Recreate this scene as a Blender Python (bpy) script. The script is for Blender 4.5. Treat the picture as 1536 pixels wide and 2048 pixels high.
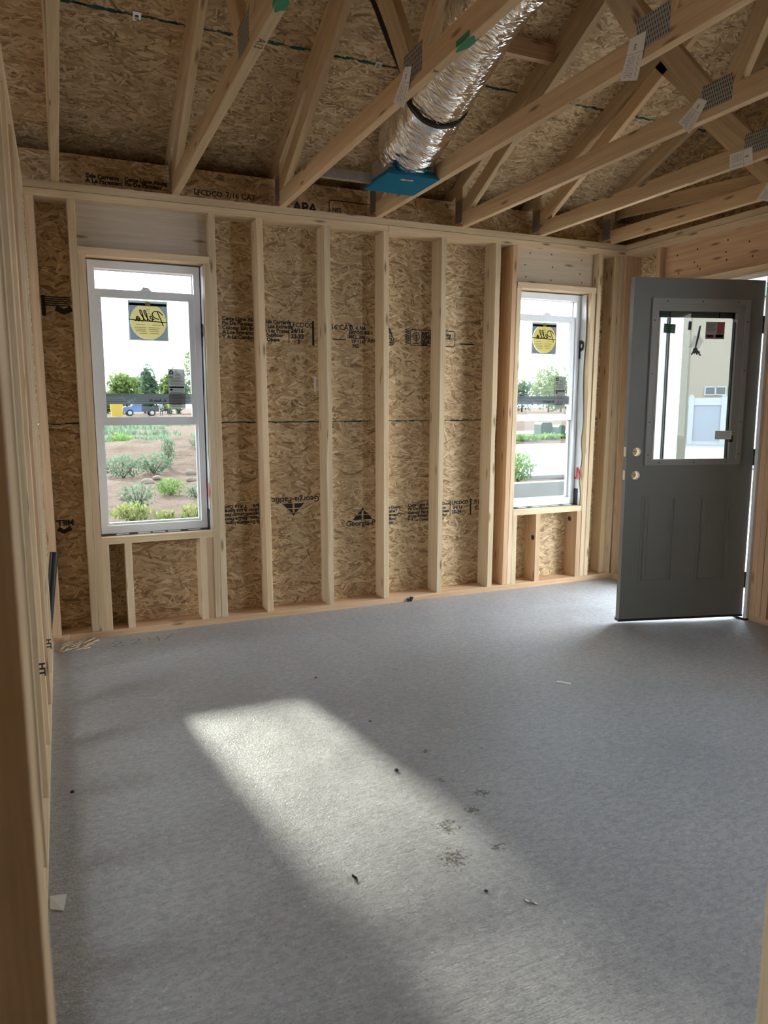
import bpy, bmesh, math, random
from mathutils import Matrix, Vector, noise
R = math.radians
random.seed(7)
S = bpy.context.scene
C = S.collection
for o in list(bpy.data.objects):
    bpy.data.objects.remove(o)

# ------------------------------------------------------------------ camera
cam_d = bpy.data.cameras.new('camera')
cam = bpy.data.objects.new('camera', cam_d)
C.objects.link(cam)
yaw, pitch = 0.415364, -0.144638
fwd = Vector((math.sin(yaw)*math.cos(pitch), math.cos(yaw)*math.cos(pitch), math.sin(pitch)))
rgt = Vector((math.cos(yaw), -math.sin(yaw), 0))
upv = rgt.cross(fwd)
cam.matrix_world = Matrix(((rgt.x, upv.x, -fwd.x, -1.14729), (rgt.y, upv.y, -fwd.y, -4.34821),
                           (rgt.z, upv.z, -fwd.z, 1.31628), (0, 0, 0, 1)))
cam_d.sensor_fit = 'VERTICAL'
cam_d.sensor_height = 36
cam_d.sensor_width = 27
cam_d.lens = 1461.0/2048*36
cam_d.clip_start = 0.02
cam_d.clip_end = 800
cam_d.dof.use_dof = True
cam_d.dof.focus_distance = 5.2
cam_d.dof.aperture_fstop = 6.8
S.camera = cam

# ------------------------------------------------------------------ sky, sun, exposure
SKY = 12.0
SUN = 18.0
REAR_HOLES = []
w = bpy.data.worlds.new('sky')
S.world = w
w.use_nodes = True
nt = w.node_tree
nt.nodes.clear()
wo = nt.nodes.new('ShaderNodeOutputWorld')
bg = nt.nodes.new('ShaderNodeBackground')
bg.inputs['Strength'].default_value = SKY
tc = nt.nodes.new('ShaderNodeTexCoord')
nz = nt.nodes.new('ShaderNodeTexNoise')
nz.inputs['Scale'].default_value = 2.2
nz.inputs['Detail'].default_value = 4
mp = nt.nodes.new('ShaderNodeMapping')
mp.inputs['Scale'].default_value = (1, 1, 2.5)
rp = nt.nodes.new('ShaderNodeValToRGB')
rp.color_ramp.elements[0].position = 0.35
rp.color_ramp.elements[0].color = (0.62, 0.80, 1.0, 1)
rp.color_ramp.elements[1].position = 0.62
rp.color_ramp.elements[1].color = (0.95, 0.98, 1.0, 1)
nt.links.new(tc.outputs['Generated'], mp.inputs['Vector'])
nt.links.new(mp.outputs[0], nz.inputs['Vector'])
nt.links.new(nz.outputs['Fac'], rp.inputs['Fac'])
nt.links.new(rp.outputs['Color'], bg.inputs['Color'])
nt.links.new(bg.outputs[0], wo.inputs['Surface'])

sun_d = bpy.data.lights.new('sun', 'SUN')
sun_d.energy = SUN
sun_d.angle = R(3.5)
sun_d.color = (1.0, 0.95, 0.86)
sun = bpy.data.objects.new('sun', sun_d)
C.objects.link(sun)
sun.rotation_mode = 'QUATERNION'
sun.rotation_quaternion = Vector((0.14, -1.0, -0.435)).to_track_quat('-Z', 'Y')
sun.location = (-6, 40, 18)

S.view_settings.view_transform = 'Standard'
S.view_settings.look = 'None'
S.view_settings.exposure = 0.62
S.view_settings.gamma = 1.0
S.view_settings.use_curve_mapping = False

# ------------------------------------------------------------------ materials
class NT:
    def __init__(s, name):
        s.m = bpy.data.materials.new(name)
        s.m.use_nodes = True
        s.t = s.m.node_tree
        s.t.nodes.clear()
        s.out = s.t.nodes.new('ShaderNodeOutputMaterial')
    def n(s, kind, **kw):
        nd = s.t.nodes.new('ShaderNode'+kind)
        for k, v in kw.items():
            if k.startswith('_'):
                setattr(nd, k[1:], v)
            else:
                key = k.replace('__', ' ')
                if key.isdigit() or (key[0] == 'i' and key[1:].isdigit()):
                    nd.inputs[int(key.strip('i'))].default_value = v
                else:
                    nd.inputs[key].default_value = v
        return nd
    def l(s, a, b):
        s.t.links.new(a, b)
    def math(s, op, a, b=None, c=None):
        nd = s.t.nodes.new('ShaderNodeMath')
        nd.operation = op
        for i, v in enumerate((a, b, c)):
            if v is None:
                continue
            if isinstance(v, (int, float)):
                nd.inputs[i].default_value = v
            else:
                s.l(v, nd.inputs[i])
        return nd.outputs[0]
    def mix(s, f, a, b, mode='MIX'):
        nd = s.t.nodes.new('ShaderNodeMix')
        nd.data_type = 'RGBA'
        nd.blend_type = mode
        for sock, v in ((nd.inputs[0], f), (nd.inputs[6], a), (nd.inputs[7], b)):
            if isinstance(v, (int, float)):
                sock.default_value = v
            elif isinstance(v, tuple):
                sock.default_value = v if len(v) == 4 else (*v, 1)
            else:
                s.l(v, sock)
        return nd.outputs[2]
    def ramp(s, fac, stops):
        nd = s.t.nodes.new('ShaderNodeValToRGB')
        e = nd.color_ramp.elements
        while len(e) < len(stops):
            e.new(0.5)
        for i, (p, c) in enumerate(stops):
            e[i].position = p
            e[i].color = (*c, 1) if isinstance(c, tuple) else (c, c, c, 1)
        s.l(fac, nd.inputs[0])
        return nd.outputs[0]
    def vmap(s, vec, scale=(1, 1, 1), rot=(0, 0, 0), loc=(0, 0, 0)):
        nd = s.t.nodes.new('ShaderNodeMapping')
        nd.inputs['Scale'].default_value = scale
        nd.inputs['Rotation'].default_value = rot
        nd.inputs['Location'].default_value = loc
        s.l(vec, nd.inputs['Vector'])
        return nd.outputs[0]
    def noise(s, vec, scale=5, detail=2, rough=0.5, dist=0):
        nd = s.t.nodes.new('ShaderNodeTexNoise')
        nd.inputs['Scale'].default_value = scale
        nd.inputs['Detail'].default_value = detail
        nd.inputs['Roughness'].default_value = rough
        nd.inputs['Distortion'].default_value = dist
        s.l(vec, nd.inputs['Vector'])
        return nd.outputs['Fac']
    def bsdf(s, col=None, rough=0.6, metal=0.0, spec=None, bump=None, bstr=0.3, bdist=0.002):
        b = s.t.nodes.new('ShaderNodeBsdfPrincipled')
        for key, v in (('Base Color', col), ('Roughness', rough), ('Metallic', metal)):
            if v is None:
                continue
            if isinstance(v, (int, float)):
                b.inputs[key].default_value = v
            elif isinstance(v, tuple):
                b.inputs[key].default_value = (*v, 1)
            else:
                s.l(v, b.inputs[key])
        if spec is not None:
            b.inputs['Specular IOR Level'].default_value = spec
        if bump is not None:
            bp = s.t.nodes.new('ShaderNodeBump')
            bp.inputs['Strength'].default_value = bstr
            bp.inputs['Distance'].default_value = bdist
            s.l(bump, bp.inputs['Height'])
            s.l(bp.outputs[0], b.inputs['Normal'])
        s.l(b.outputs[0], s.out.inputs['Surface'])
        return b

def plain(name, col, rough=0.6, metal=0.0, spec=None, var=0.0, bstr=0.0, bscale=60):
    t = NT(name)
    tcn = t.n('TexCoord')
    f = t.noise(tcn.outputs['Object'], bscale, 3)
    if var:
        c = t.mix(f, tuple(x*(1-var) for x in col), tuple(min(1, x*(1+var)) for x in col))
    else:
        c = col
    t.bsdf(c, rough, metal, spec, f if bstr else None, bstr)
    return t.m

def rnd_uv(t, spread=9.0):
    """UV in metres, shifted per object"""
    tcn = t.n('TexCoord')
    oi = t.n('ObjectInfo')
    cx = t.n('CombineXYZ')
    t.l(t.math('MULTIPLY', oi.outputs['Random'], spread), cx.inputs[0])
    t.l(t.math('MULTIPLY', oi.outputs['Random'], spread*3.7), cx.inputs[1])
    va = t.n('VectorMath')
    t.l(tcn.outputs['UV'], va.inputs[0])
    t.l(cx.outputs[0], va.inputs[1])
    return va.outputs[0], oi.outputs['Random'], tcn

def lumber_mat(name, light, dark, red, redness=0.35):
    t = NT(name)
    uv, rnd, tcn = rnd_uv(t)
    g1 = t.noise(t.vmap(uv, (1.3, 38, 1)), 1.0, 3, 0.6, 0.6)
    g2 = t.noise(t.vmap(uv, (5, 190, 1)), 1.0, 2, 0.6)
    g3 = t.noise(t.vmap(uv, (0.9, 6, 1)), 1.0, 2)
    base = t.mix(t.ramp(g1, [(0.35, 0.0), (0.62, 1.0)]), dark, light)
    base = t.mix(t.math('MULTIPLY', t.ramp(g2, [(0.45, 0.0), (0.75, 1.0)]), 0.35), base, tuple(x*0.62 for x in dark))
    rr = t.math('FRACT', t.math('MULTIPLY', rnd, 13.37))
    rf = t.math('MULTIPLY', t.ramp(rr, [(0.45, 0.0), (1.0, 1.0)]), redness)
    rf = t.math('MULTIPLY', rf, t.ramp(g3, [(0.2, 0.5), (0.8, 1.0)]))
    base = t.mix(rf, base, red)
    # blotchy weathering
    base = t.mix(t.math('MULTIPLY', t.ramp(g3, [(0.45, 0.0), (0.8, 1.0)]), 0.22), base, tuple(x*0.6 for x in dark))
    # knots
    vo = t.n('TexVoronoi', _voronoi_dimensions='2D', Scale=1.0)
    t.l(t.vmap(uv, (3.0, 13, 1)), vo.inputs['Vector'])
    sep = t.n('SeparateColor')
    t.l(vo.outputs['Color'], sep.inputs[0])
    pres = t.math('GREATER_THAN', sep.outputs[0], 0.72)
    kn = t.math('MULTIPLY', pres, t.ramp(vo.outputs['Distance'], [(0.04, 1.0), (0.15, 0.0)]))
    base = t.mix(t.math('MULTIPLY', kn, 0.75), base, (0.13, 0.065, 0.028))
    vb = t.math('ADD', t.math('MULTIPLY', rr, 0.3), 0.84)
    hs = t.n('HueSaturation')
    t.l(vb, hs.inputs['Value'])
    t.l(base, hs.inputs['Color'])
    hgt = t.math('ADD', g2, g1)
    t.bsdf(hs.outputs[0], 0.72, 0, 0.25, hgt, 0.22, 0.0012)
    return t.m

def osb_mat(name, tint=(1, 1, 1), val=1.0):
    t = NT(name)
    uv, rnd, tcn = rnd_uv(t, 5.0)
    wob = t.n('TexNoise', Scale=9.0, Detail=1.0)
    t.l(uv, wob.inputs['Vector'])
    va = t.n('VectorMath', _operation='MULTIPLY_ADD')
    t.l(wob.outputs['Color'], va.inputs[0])
    va.inputs[1].default_value = (0.035, 0.035, 0)
    t.l(uv, va.inputs[2])
    H = None
    tone = None
    for i, (ang, sx, sy) in enumerate([(8, 12, 62), (-22, 15, 75), (38, 14, 70), (-52, 17, 90), (74, 15, 80), (-5, 20, 130), (20, 24, 150)]):
        vo = t.n('TexVoronoi', _voronoi_dimensions='2D', Scale=1.0)
        t.l(t.vmap(va.outputs[0], (sx, sy, 1), (0, 0, 0), (i*3.1, i*7.7, 0)) if False else
            t.vmap(t.vmap(va.outputs[0], (1, 1, 1), (0, 0, R(ang)), (i*3.1, i*1.7, 0)), (sx, sy, 1)), vo.inputs['Vector'])
        sp = t.n('SeparateColor')
        t.l(vo.outputs['Color'], sp.inputs[0])
        h, g = sp.outputs[0], sp.outputs[1]
        if i in (2, 3, 4):
            h = t.math('MULTIPLY', h, 0.94)
        if H is None:
            H, tone = h, g
        else:
            m = t.math('GREATER_THAN', h, H)
            H = t.math('MAXIMUM', h, H)
            mx = t.n('Mix', _data_type='FLOAT')
            t.l(m, mx.inputs[0])
            t.l(tone, mx.inputs[2])
            t.l(g, mx.inputs[3])
            tone = mx.outputs[0]
    col = t.ramp(tone, [(0.0, (0.20, 0.11, 0.045)), (0.16, (0.43, 0.285, 0.145)), (0.5, (0.60, 0.425, 0.225)),
                        (0.8, (0.72, 0.54, 0.31)), (1.0, (0.87, 0.70, 0.45))])
    g1 = t.noise(t.vmap(uv, (18, 160, 1)), 1.0, 2)
    col = t.mix(t.math('MULTIPLY', g1, 0.3), col, (0.38, 0.26, 0.16))
    big = t.noise(uv, 1.7, 3, 0.6)
    col = t.mix(t.math('MULTIPLY', t.ramp(big, [(0.35, 0.0), (0.75, 1.0)]), 0.3), col, (0.46, 0.34, 0.22))
    # dark gaps between flakes
    dk = t.ramp(H, [(0.55, 1.0), (0.72, 0.0)])
    col = t.mix(t.math('MULTIPLY', dk, 0.65), col, (0.16, 0.09, 0.05))
    col = t.mix(1.0, col, tuple(x*val for x in tint), 'MULTIPLY')
    t.bsdf(col, 0.66, 0, 0.3, t.math('ADD', H, t.math('MULTIPLY', tone, 0.6)), 0.5, 0.003)
    return t.m

M = {}
M['stud'] = lumber_mat('pine_lumber', (0.74, 0.585, 0.385), (0.64, 0.475, 0.285), (0.52, 0.32, 0.17), 0.45)
M['truss'] = lumber_mat('truss_lumber', (0.70, 0.53, 0.325), (0.58, 0.41, 0.235), (0.48, 0.29, 0.145), 0.5)
M['fir'] = lumber_mat('fir_lumber', (0.66, 0.45, 0.275), (0.54, 0.345, 0.195), (0.48, 0.27, 0.14), 0.5)
M['lvl'] = lumber_mat('laminated_header', (0.60, 0.50, 0.385), (0.53, 0.43, 0.32), (0.50, 0.37, 0.24), 0.2)
M['osb'] = osb_mat('oriented_strand_board')
M['ink'] = plain('ink_print', (0.018, 0.022, 0.024), 0.8, bscale=200, var=0.4)
M['pencil'] = plain('pencil_marks', (0.16, 0.15, 0.15), 0.8)
M['edge_green'] = plain('green_edge_sealer', (0.02, 0.10, 0.085), 0.8, var=0.4)
M['green'] = plain('green_spray_paint', (0.02, 0.22, 0.11), 0.6, var=0.3)
M['redtag'] = plain('red_plastic', (0.5, 0.03, 0.04), 0.5)
M['vinyl'] = plain('white_vinyl', (0.74, 0.75, 0.76), 0.42, var=0.03)
M['white_paint'] = plain('white_primer', (0.72, 0.71, 0.70), 0.55, var=0.05)
M['door'] = plain('grey_door_paint', (0.175, 0.178, 0.165), 0.55, var=0.06, bscale=8)
M['lite'] = plain('grey_lite_frame', (0.27, 0.27, 0.255), 0.5)
M['black'] = plain('black_plastic', (0.012, 0.013, 0.014), 0.4)
M['iron'] = plain('black_hinge_metal', (0.03, 0.028, 0.026), 0.4, 0.6)
M['chrome'] = plain('screw_metal', (0.6, 0.6, 0.6), 0.3, 1.0)
M['core'] = plain('door_core_wood', (0.80, 0.68, 0.52), 0.7, var=0.2)
M['paper'] = plain('white_paper', (0.78, 0.78, 0.76), 0.7, var=0.04)
M['greypaper'] = plain('grey_sticker_paper', (0.66, 0.67, 0.63), 0.6)
M['wrap'] = plain('house_wrap', (0.70, 0.71, 0.72), 0.6, var=0.06, bstr=0.4, bscale=25)
M['flash'] = plain('black_flashing', (0.03, 0.035, 0.045), 0.5, var=0.5)
M['red'] = plain('red_ink', (0.6, 0.05, 0.06), 0.6)
M['cable'] = plain('black_cable', (0.010, 0.010, 0.011), 0.5)
M['strap'] = plain('black_zip_strap', (0.010, 0.010, 0.011), 0.35)

def glass_mat(name, tint, gloss=0.06):
    t = NT(name)
    tr = t.n('BsdfTransparent', Color=(*tint, 1))
    gl = t.n('BsdfGlossy', Roughness=0.02)
    fr = t.n('Fresnel', IOR=1.45)
    mx = t.n('MixShader')
    t.l(t.math('MULTIPLY', fr.outputs[0], 0.22), mx.inputs[0])
    t.l(tr.outputs[0], mx.inputs[1])
    t.l(gl.outputs[0], mx.inputs[2])
    t.l(mx.outputs[0], t.out.inputs['Surface'])
    return t.m
M['glass'] = glass_mat('window_glass', (0.58, 0.60, 0.585))
M['doorglass'] = glass_mat('door_glass', (0.58, 0.60, 0.58))

def film_mat(name, col, alpha, streak=True):
    t = NT(name)
    tcn = t.n('TexCoord')
    d = t.n('BsdfDiffuse')
    tl = t.n('BsdfTranslucent')
    tr = t.n('BsdfTransparent')
    n1 = t.noise(t.vmap(tcn.outputs['UV'], (1.5, 160, 1)), 1.0, 2)
    c = t.mix(t.ramp(n1, [(0.35, 0.0), (0.65, 1.0)]), tuple(x*0.7 for x in col), tuple(min(1, x*1.25) for x in col)) if streak else None
    for nd in (d, tl):
        if streak:
            t.l(c, nd.inputs['Color'])
        else:
            nd.inputs['Color'].default_value = (*col, 1)
    m1 = t.n('MixShader', Fac=0.5)
    t.l(d.outputs[0], m1.inputs[1])
    t.l(tl.outputs[0], m1.inputs[2])
    m2 = t.n('MixShader', Fac=alpha)
    t.l(tr.outputs[0], m2.inputs[1])
    t.l(m1.outputs[0], m2.inputs[2])
    t.l(m2.outputs[0], t.out.inputs['Surface'])
    return t.m
M['film'] = film_mat('grey_tape_film', (0.070, 0.078, 0.086), 0.975)
M['yellow'] = film_mat('yellow_sticker', (0.33, 0.245, 0.022), 0.97, False)
M['stk_grey'] = film_mat('grey_sticker', (0.042, 0.042, 0.043), 0.97, False)
M['stk_dark'] = film_mat('dark_sticker_print', (0.006, 0.006, 0.006), 0.99, False)
M['stk_white'] = film_mat('white_sticker', (0.13, 0.13, 0.125), 0.97, False)
M['stk_mid'] = film_mat('mid_sticker_print', (0.024, 0.024, 0.024), 0.97, False)
M['stk_shade'] = film_mat('label_shade_print', (0.40, 0.40, 0.39), 0.75, False)
M['stk_pink'] = film_mat('pale_pink_sticker', (0.16, 0.12, 0.11), 0.97, False)
M['stk_green'] = film_mat('green_sticker', (0.015, 0.055, 0.025), 0.98, False)
M['stk_red'] = film_mat('red_sticker', (0.14, 0.02, 0.025), 0.98, False)
M['bluefilm'] = film_mat('blue_plastic_film', (0.06, 0.30, 0.45), 0.93, False)

def concrete():
    t = NT('broom_finished_concrete')
    tcn = t.n('TexCoord')
    p = tcn.outputs['Object']
    a = t.noise(p, 0.9, 4, 0.6)
    b = t.noise(p, 5.0, 4, 0.65)
    f = t.noise(p, 140, 3, 0.6)
    br = t.noise(t.vmap(p, (14, 210, 1), (0, 0, R(-1))), 1.0, 3, 0.6, 0.8)
    sc = t.noise(t.vmap(p, (75, 120, 1), (0, 0, R(14))), 1.0, 2, 0.5, 1.2)
    col = t.mix(t.ramp(a, [(0.3, 0.0), (0.7, 1.0)]), (0.335, 0.335, 0.342), (0.435, 0.432, 0.428))
    col = t.mix(t.math('MULTIPLY', t.ramp(b, [(0.4, 0.0), (0.7, 1.0)]), 0.35), col, (0.50, 0.495, 0.48))
    col = t.mix(t.math('MULTIPLY', t.ramp(f, [(0.3, 1.0), (0.45, 0.0)]), 0.65), col, (0.16, 0.16, 0.165))
    col = t.mix(t.math('MULTIPLY', t.ramp(br, [(0.54, 0.0), (0.70, 1.0)]), 0.42), col, (0.24, 0.24, 0.245))
    col = t.mix(t.math('MULTIPLY', t.ramp(sc, [(0.60, 0.0), (0.72, 1.0)]), 0.55), col, (0.66, 0.66, 0.655))
    mo = t.noise(t.vmap(p, (34, 62, 1), (0, 0, R(3))), 1.0, 4, 0.7, 0.5)
    col = t.mix(t.math('MULTIPLY', t.ramp(mo, [(0.40, 1.0), (0.56, 0.0)]), 0.45), col, (0.20, 0.20, 0.208))
    # thin scratch lines
    vo = t.n('TexVoronoi', _voronoi_dimensions='2D', _feature='DISTANCE_TO_EDGE', Scale=0.75)
    wn = t.n('TexNoise', Scale=1.2, Detail=3.0)
    t.l(p, wn.inputs['Vector'])
    va = t.n('VectorMath', _operation='MULTIPLY_ADD')
    t.l(wn.outputs['Color'], va.inputs[0])
    va.inputs[1].default_value = (0.25, 0.25, 0)
    t.l(p, va.inputs[2])
    t.l(va.outputs[0], vo.inputs['Vector'])
    ln = t.math('MULTIPLY', t.ramp(vo.outputs['Distance'], [(0.0, 1.0), (0.006, 0.0)]), t.ramp(b, [(0.5, 0.0), (0.6, 1.0)]))
    col = t.mix(t.math('MULTIPLY', ln, 0.4), col, (0.5, 0.5, 0.49))
    # brown dirt spots near the window patch
    for (x, y, r) in ((-0.16, -2.62, 0.085), (-0.02, -2.62, 0.05), (0.02, -2.42, 0.04), (0.11, -2.34, 0.05), (-0.1, -2.47, 0.07), (0.02, -2.2, 0.03)):
        vd = t.n('VectorMath', _operation='DISTANCE')
        t.l(p, vd.inputs[0])
        vd.inputs[1].default_value = (x+1.085, y+3.225, 0.12)      # floor object's own coordinates
        blob = t.ramp(vd.outputs['Value'], [(0.0, 1.0), (r, 0.0)])
        sp = t.ramp(t.math('ADD', t.noise(p, 85, 4, 0.75), t.math('MULTIPLY', blob, 0.24)), [(0.66, 0.0), (0.70, 1.0)])
        col = t.mix(t.math('MULTIPLY', t.math('MULTIPLY', sp, t.ramp(blob, [(0.05, 0.0), (0.3, 1.0)])), 0.85), col, (0.075, 0.06, 0.035))
    rg = t.ramp(b, [(0.3, 0.30), (0.7, 0.50)])
    hgt = t.math('ADD', t.math('MULTIPLY', f, 0.8), t.math('ADD', br, sc))
    t.bsdf(col, rg, 0, 0.5, hgt, 0.6, 0.003)
    return t.m
M['concrete'] = concrete()

def metal_plate():
    t = NT('toothed_truss_plate')
    tcn = t.n('TexCoord')
    uv = tcn.outputs['UV']
    # rows of punched slots
    sx = t.n('SeparateXYZ')
    t.l(t.vmap(uv, (90, 60, 1)), sx.inputs[0])
    row = t.math('FLOOR', sx.outputs[1])
    off = t.math('MULTIPLY', t.math('MODULO', row, 2.0), 0.5)
    fx = t.math('FRACT', t.math('ADD', sx.outputs[0], off))
    fy = t.math('FRACT', sx.outputs[1])
    slot = t.math('MULTIPLY', t.math('LESS_THAN', fx, 0.45), t.math('LESS_THAN', t.math('ABSOLUTE', t.math('SUBTRACT', fy, 0.5)), 0.33))
    col = t.mix(slot, (0.42, 0.42, 0.39), (0.05, 0.045, 0.04))
    t.bsdf(col, 0.5, t.math('SUBTRACT', 0.75, t.math('MULTIPLY', slot, 0.75)), None, t.math('MULTIPLY', slot, -1.0), 0.6, 0.002)
    return t.m
M['plate'] = metal_plate()

def galv():
    t = NT('galvanised_steel')
    tcn = t.n('TexCoord')
    n1 = t.noise(tcn.outputs['Object'], 25, 3)
    t.bsdf(t.mix(n1, (0.42, 0.44, 0.46), (0.62, 0.64, 0.66)), 0.36, 0.9)
    return t.m
M['galv'] = galv()

def foil():
    t = NT('crinkled_foil')
    tcn = t.n('TexCoord')
    uv = tcn.outputs['UV']
    wr = t.noise(t.vmap(t.vmap(uv, (1, 1, 1), (0, 0, 0.45)), (16, 60, 1)), 1.0, 1.5, 0.5, 1.2)
    vo = t.n('TexVoronoi', Scale=1.0, _feature='F1')
    t.l(t.vmap(uv, (16, 38, 1), (0, 0, -0.35)), vo.inputs['Vector'])
    h = t.math('ADD', t.math('MULTIPLY', wr, 1.3), vo.outputs['Distance'])
    t.bsdf((0.93, 0.92, 0.91), 0.11, 1.0, None, h, 0.8, 0.005)
    return t.m
M['foil'] = foil()

def tag_mat():
    """printed tag: header block, text rows and a bar block (flat print)"""
    t = NT('printed_truss_tag')
    tcn = t.n('TexCoord')
    sx = t.n('SeparateXYZ')
    t.l(tcn.outputs['UV'], sx.inputs[0])
    u, v = sx.outputs[0], sx.outputs[1]
    rows = t.math('FRACT', t.math('MULTIPLY', v, 26.0))
    line = t.math('LESS_THAN', rows, 0.5)
    nz = t.noise(t.vmap(tcn.outputs['UV'], (30, 26, 1)), 1.0, 1)
    txt = t.math('MULTIPLY', line, t.math('GREATER_THAN', nz, 0.5))
    inx = t.math('MULTIPLY', t.math('GREATER_THAN', u, 0.12), t.math('LESS_THAN', u, 0.6))
    iny = t.math('MULTIPLY', t.math('GREATER_THAN', v, 0.08), t.math('LESS_THAN', v, 0.56))
    txt = t.math('MULTIPLY', t.math('MULTIPLY', txt, inx), iny)
    rule = t.math('MULTIPLY', t.math('GREATER_THAN', v, 0.60), t.math('LESS_THAN', v, 0.615))
    t1 = t.math('MULTIPLY', t.math('MULTIPLY', t.math('GREATER_THAN', v, 0.68), t.math('LESS_THAN', v, 0.82)),
                t.math('MULTIPLY', t.math('GREATER_THAN', u, 0.38), t.math('LESS_THAN', u, 0.5)))
    t1 = t.math('MULTIPLY', t1, t.math('GREATER_THAN', t.noise(t.vmap(tcn.outputs['UV'], (10, 40, 1)), 1.0, 0), 0.42))
    sc = t.math('MULTIPLY', t.math('LESS_THAN', t.math('ABSOLUTE', t.math('SUBTRACT', u, t.math('ADD', 0.78, t.math('MULTIPLY', t.math('SINE', t.math('MULTIPLY', v, 60.0)), 0.05)))), 0.018),
                t.math('MULTIPLY', t.math('GREATER_THAN', v, 0.1), t.math('LESS_THAN', v, 0.55)))
    ink = t.math('MAXIMUM', t.math('MAXIMUM', txt, t.math('MULTIPLY', rule, 0.7)), t.math('MAXIMUM', t1, sc))
    t.bsdf(t.mix(t.math('MULTIPLY', ink, 0.8), (0.84, 0.83, 0.80), (0.06, 0.06, 0.06)), 0.6)
    return t.m
M['tag'] = tag_mat()

def ground_mat():
    t = NT('dry_dirt_ground')
    tcn = t.n('TexCoord')
    p = tcn.outputs['Object']
    a = t.noise(p, 0.35, 4, 0.6)
    b = t.noise(p, 3.0, 5, 0.7)
    c = t.noise(p, 14, 3, 0.7)
    col = t.mix(t.ramp(a, [(0.35, 0.0), (0.65, 1.0)]), (0.120, 0.074, 0.055), (0.140, 0.096, 0.076))
    col = t.mix(t.math('MULTIPLY', t.ramp(b, [(0.4, 0.0), (0.7, 1.0)]), 0.65), col, (0.062, 0.034, 0.023))
    col = t.mix(t.math('MULTIPLY', t.ramp(c, [(0.55, 0.0), (0.7, 1.0)]), 0.4), col, (0.17, 0.14, 0.12))
    t.bsdf(col, 0.9, 0, 0.1, t.math('ADD', b, c), 1.0, 0.12)
    return t.m
M['dirt'] = ground_mat()
M['asphalt'] = plain('pale_asphalt', (0.155, 0.155, 0.17), 0.85, var=0.12, bscale=3)
M['bounce'] = plain('pale_bounce_concrete', (0.26, 0.25, 0.235), 0.85, var=0.12, bscale=2)
M['curb'] = plain('grey_cast_concrete', (0.15, 0.145, 0.14), 0.85, var=0.15, bscale=5, bstr=0.2)
M['stucco'] = plain('cream_stucco', (0.19, 0.165, 0.135), 0.9, var=0.12, bscale=6, bstr=0.4)
M['trimcream'] = plain('cream_paint', (0.105, 0.094, 0.072), 0.7)
M['fencevinyl'] = plain('white_vinyl_fence', (0.24, 0.25, 0.27), 0.6)
M['fencepanel'] = plain('white_vinyl_panel', (0.17, 0.185, 0.22), 0.6)
M['darkglass'] = plain('dark_window_glass', (0.06, 0.065, 0.07), 0.2)
M['boxgreen'] = plain('green_utility_box', (0.020, 0.048, 0.036), 0.6)
M['boxgreen2'] = plain('pale_green_utility_box', (0.045, 0.095, 0.066), 0.6)
M['truckblue'] = plain('blue_truck_paint', (0.045, 0.085, 0.20), 0.35)
M['truckdark'] = plain('dark_truck_bed', (0.018, 0.020, 0.026), 0.5)
M['tire'] = plain('black_tyre', (0.012, 0.012, 0.013), 0.8)
M['alu'] = plain('bright_wheel_rim', (0.25, 0.25, 0.25), 0.4)
M['skipyellow'] = plain('yellow_painted_steel', (0.30, 0.19, 0.01), 0.5)
M['skin'] = plain('skin', (0.16, 0.09, 0.06), 0.6)
M['shirtw'] = plain('pale_shirt', (0.16, 0.17, 0.18), 0.8)
M['shirtg'] = plain('lime_vest', (0.12, 0.20, 0.03), 0.8)
M['jeans'] = plain('blue_jeans', (0.03, 0.045, 0.08), 0.8)
M['rock'] = plain('pale_field_rock', (0.11, 0.082, 0.066), 0.9, var=0.2, bscale=12, bstr=0.4)

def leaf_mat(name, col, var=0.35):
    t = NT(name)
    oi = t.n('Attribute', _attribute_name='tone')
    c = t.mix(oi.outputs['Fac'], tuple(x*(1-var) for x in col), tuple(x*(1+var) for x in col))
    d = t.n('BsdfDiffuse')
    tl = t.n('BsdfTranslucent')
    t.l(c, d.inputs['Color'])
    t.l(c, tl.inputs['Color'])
    mx = t.n('MixShader', Fac=0.45)
    t.l(d.outputs[0], mx.inputs[1])
    t.l(tl.outputs[0], mx.inputs[2])
    t.l(mx.outputs[0], t.out.inputs['Surface'])
    return t.m
M['leaf_sage'] = leaf_mat('sage_green_leaves', (0.125, 0.175, 0.115))
M['leaf_bright'] = leaf_mat('bright_green_leaves', (0.135, 0.215, 0.065))
M['leaf_yellow'] = leaf_mat('yellow_green_leaves', (0.19, 0.22, 0.075))
M['leaf_tree'] = leaf_mat('tree_leaves', (0.145, 0.19, 0.065))
M['leaf_tree2'] = leaf_mat('dark_tree_leaves', (0.10, 0.145, 0.095))
M['bark'] = plain('bark', (0.07, 0.05, 0.035), 0.9)

# ------------------------------------------------------------------ mesh helpers
PM = {}            # python side world matrices (no depsgraph needed)
def wm(o):
    return PM.get(o.name, Matrix.Identity(4))

def link(name, mesh, parent=None, world=None, kind=None, label=None, cat=None, group=None):
    o = bpy.data.objects.new(name, mesh)
    C.objects.link(o)
    world = world or Matrix.Identity(4)
    if parent is not None:
        o.parent = parent
        o.matrix_basis = wm(parent).inverted() @ world
    else:
        o.matrix_basis = world
    PM[o.name] = world.copy()
    if kind:
        o['kind'] = kind
    if label:
        o['label'] = label
    if cat:
        o['category'] = cat
    if group:
        o['group'] = group
    return o

def empty(name, loc=(0, 0, 0), mat=None, **kw):
    o = link(name, None, None, mat or Matrix.Translation(Vector(loc)), **kw)
    o.empty_display_size = 0.1
    return o

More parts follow.
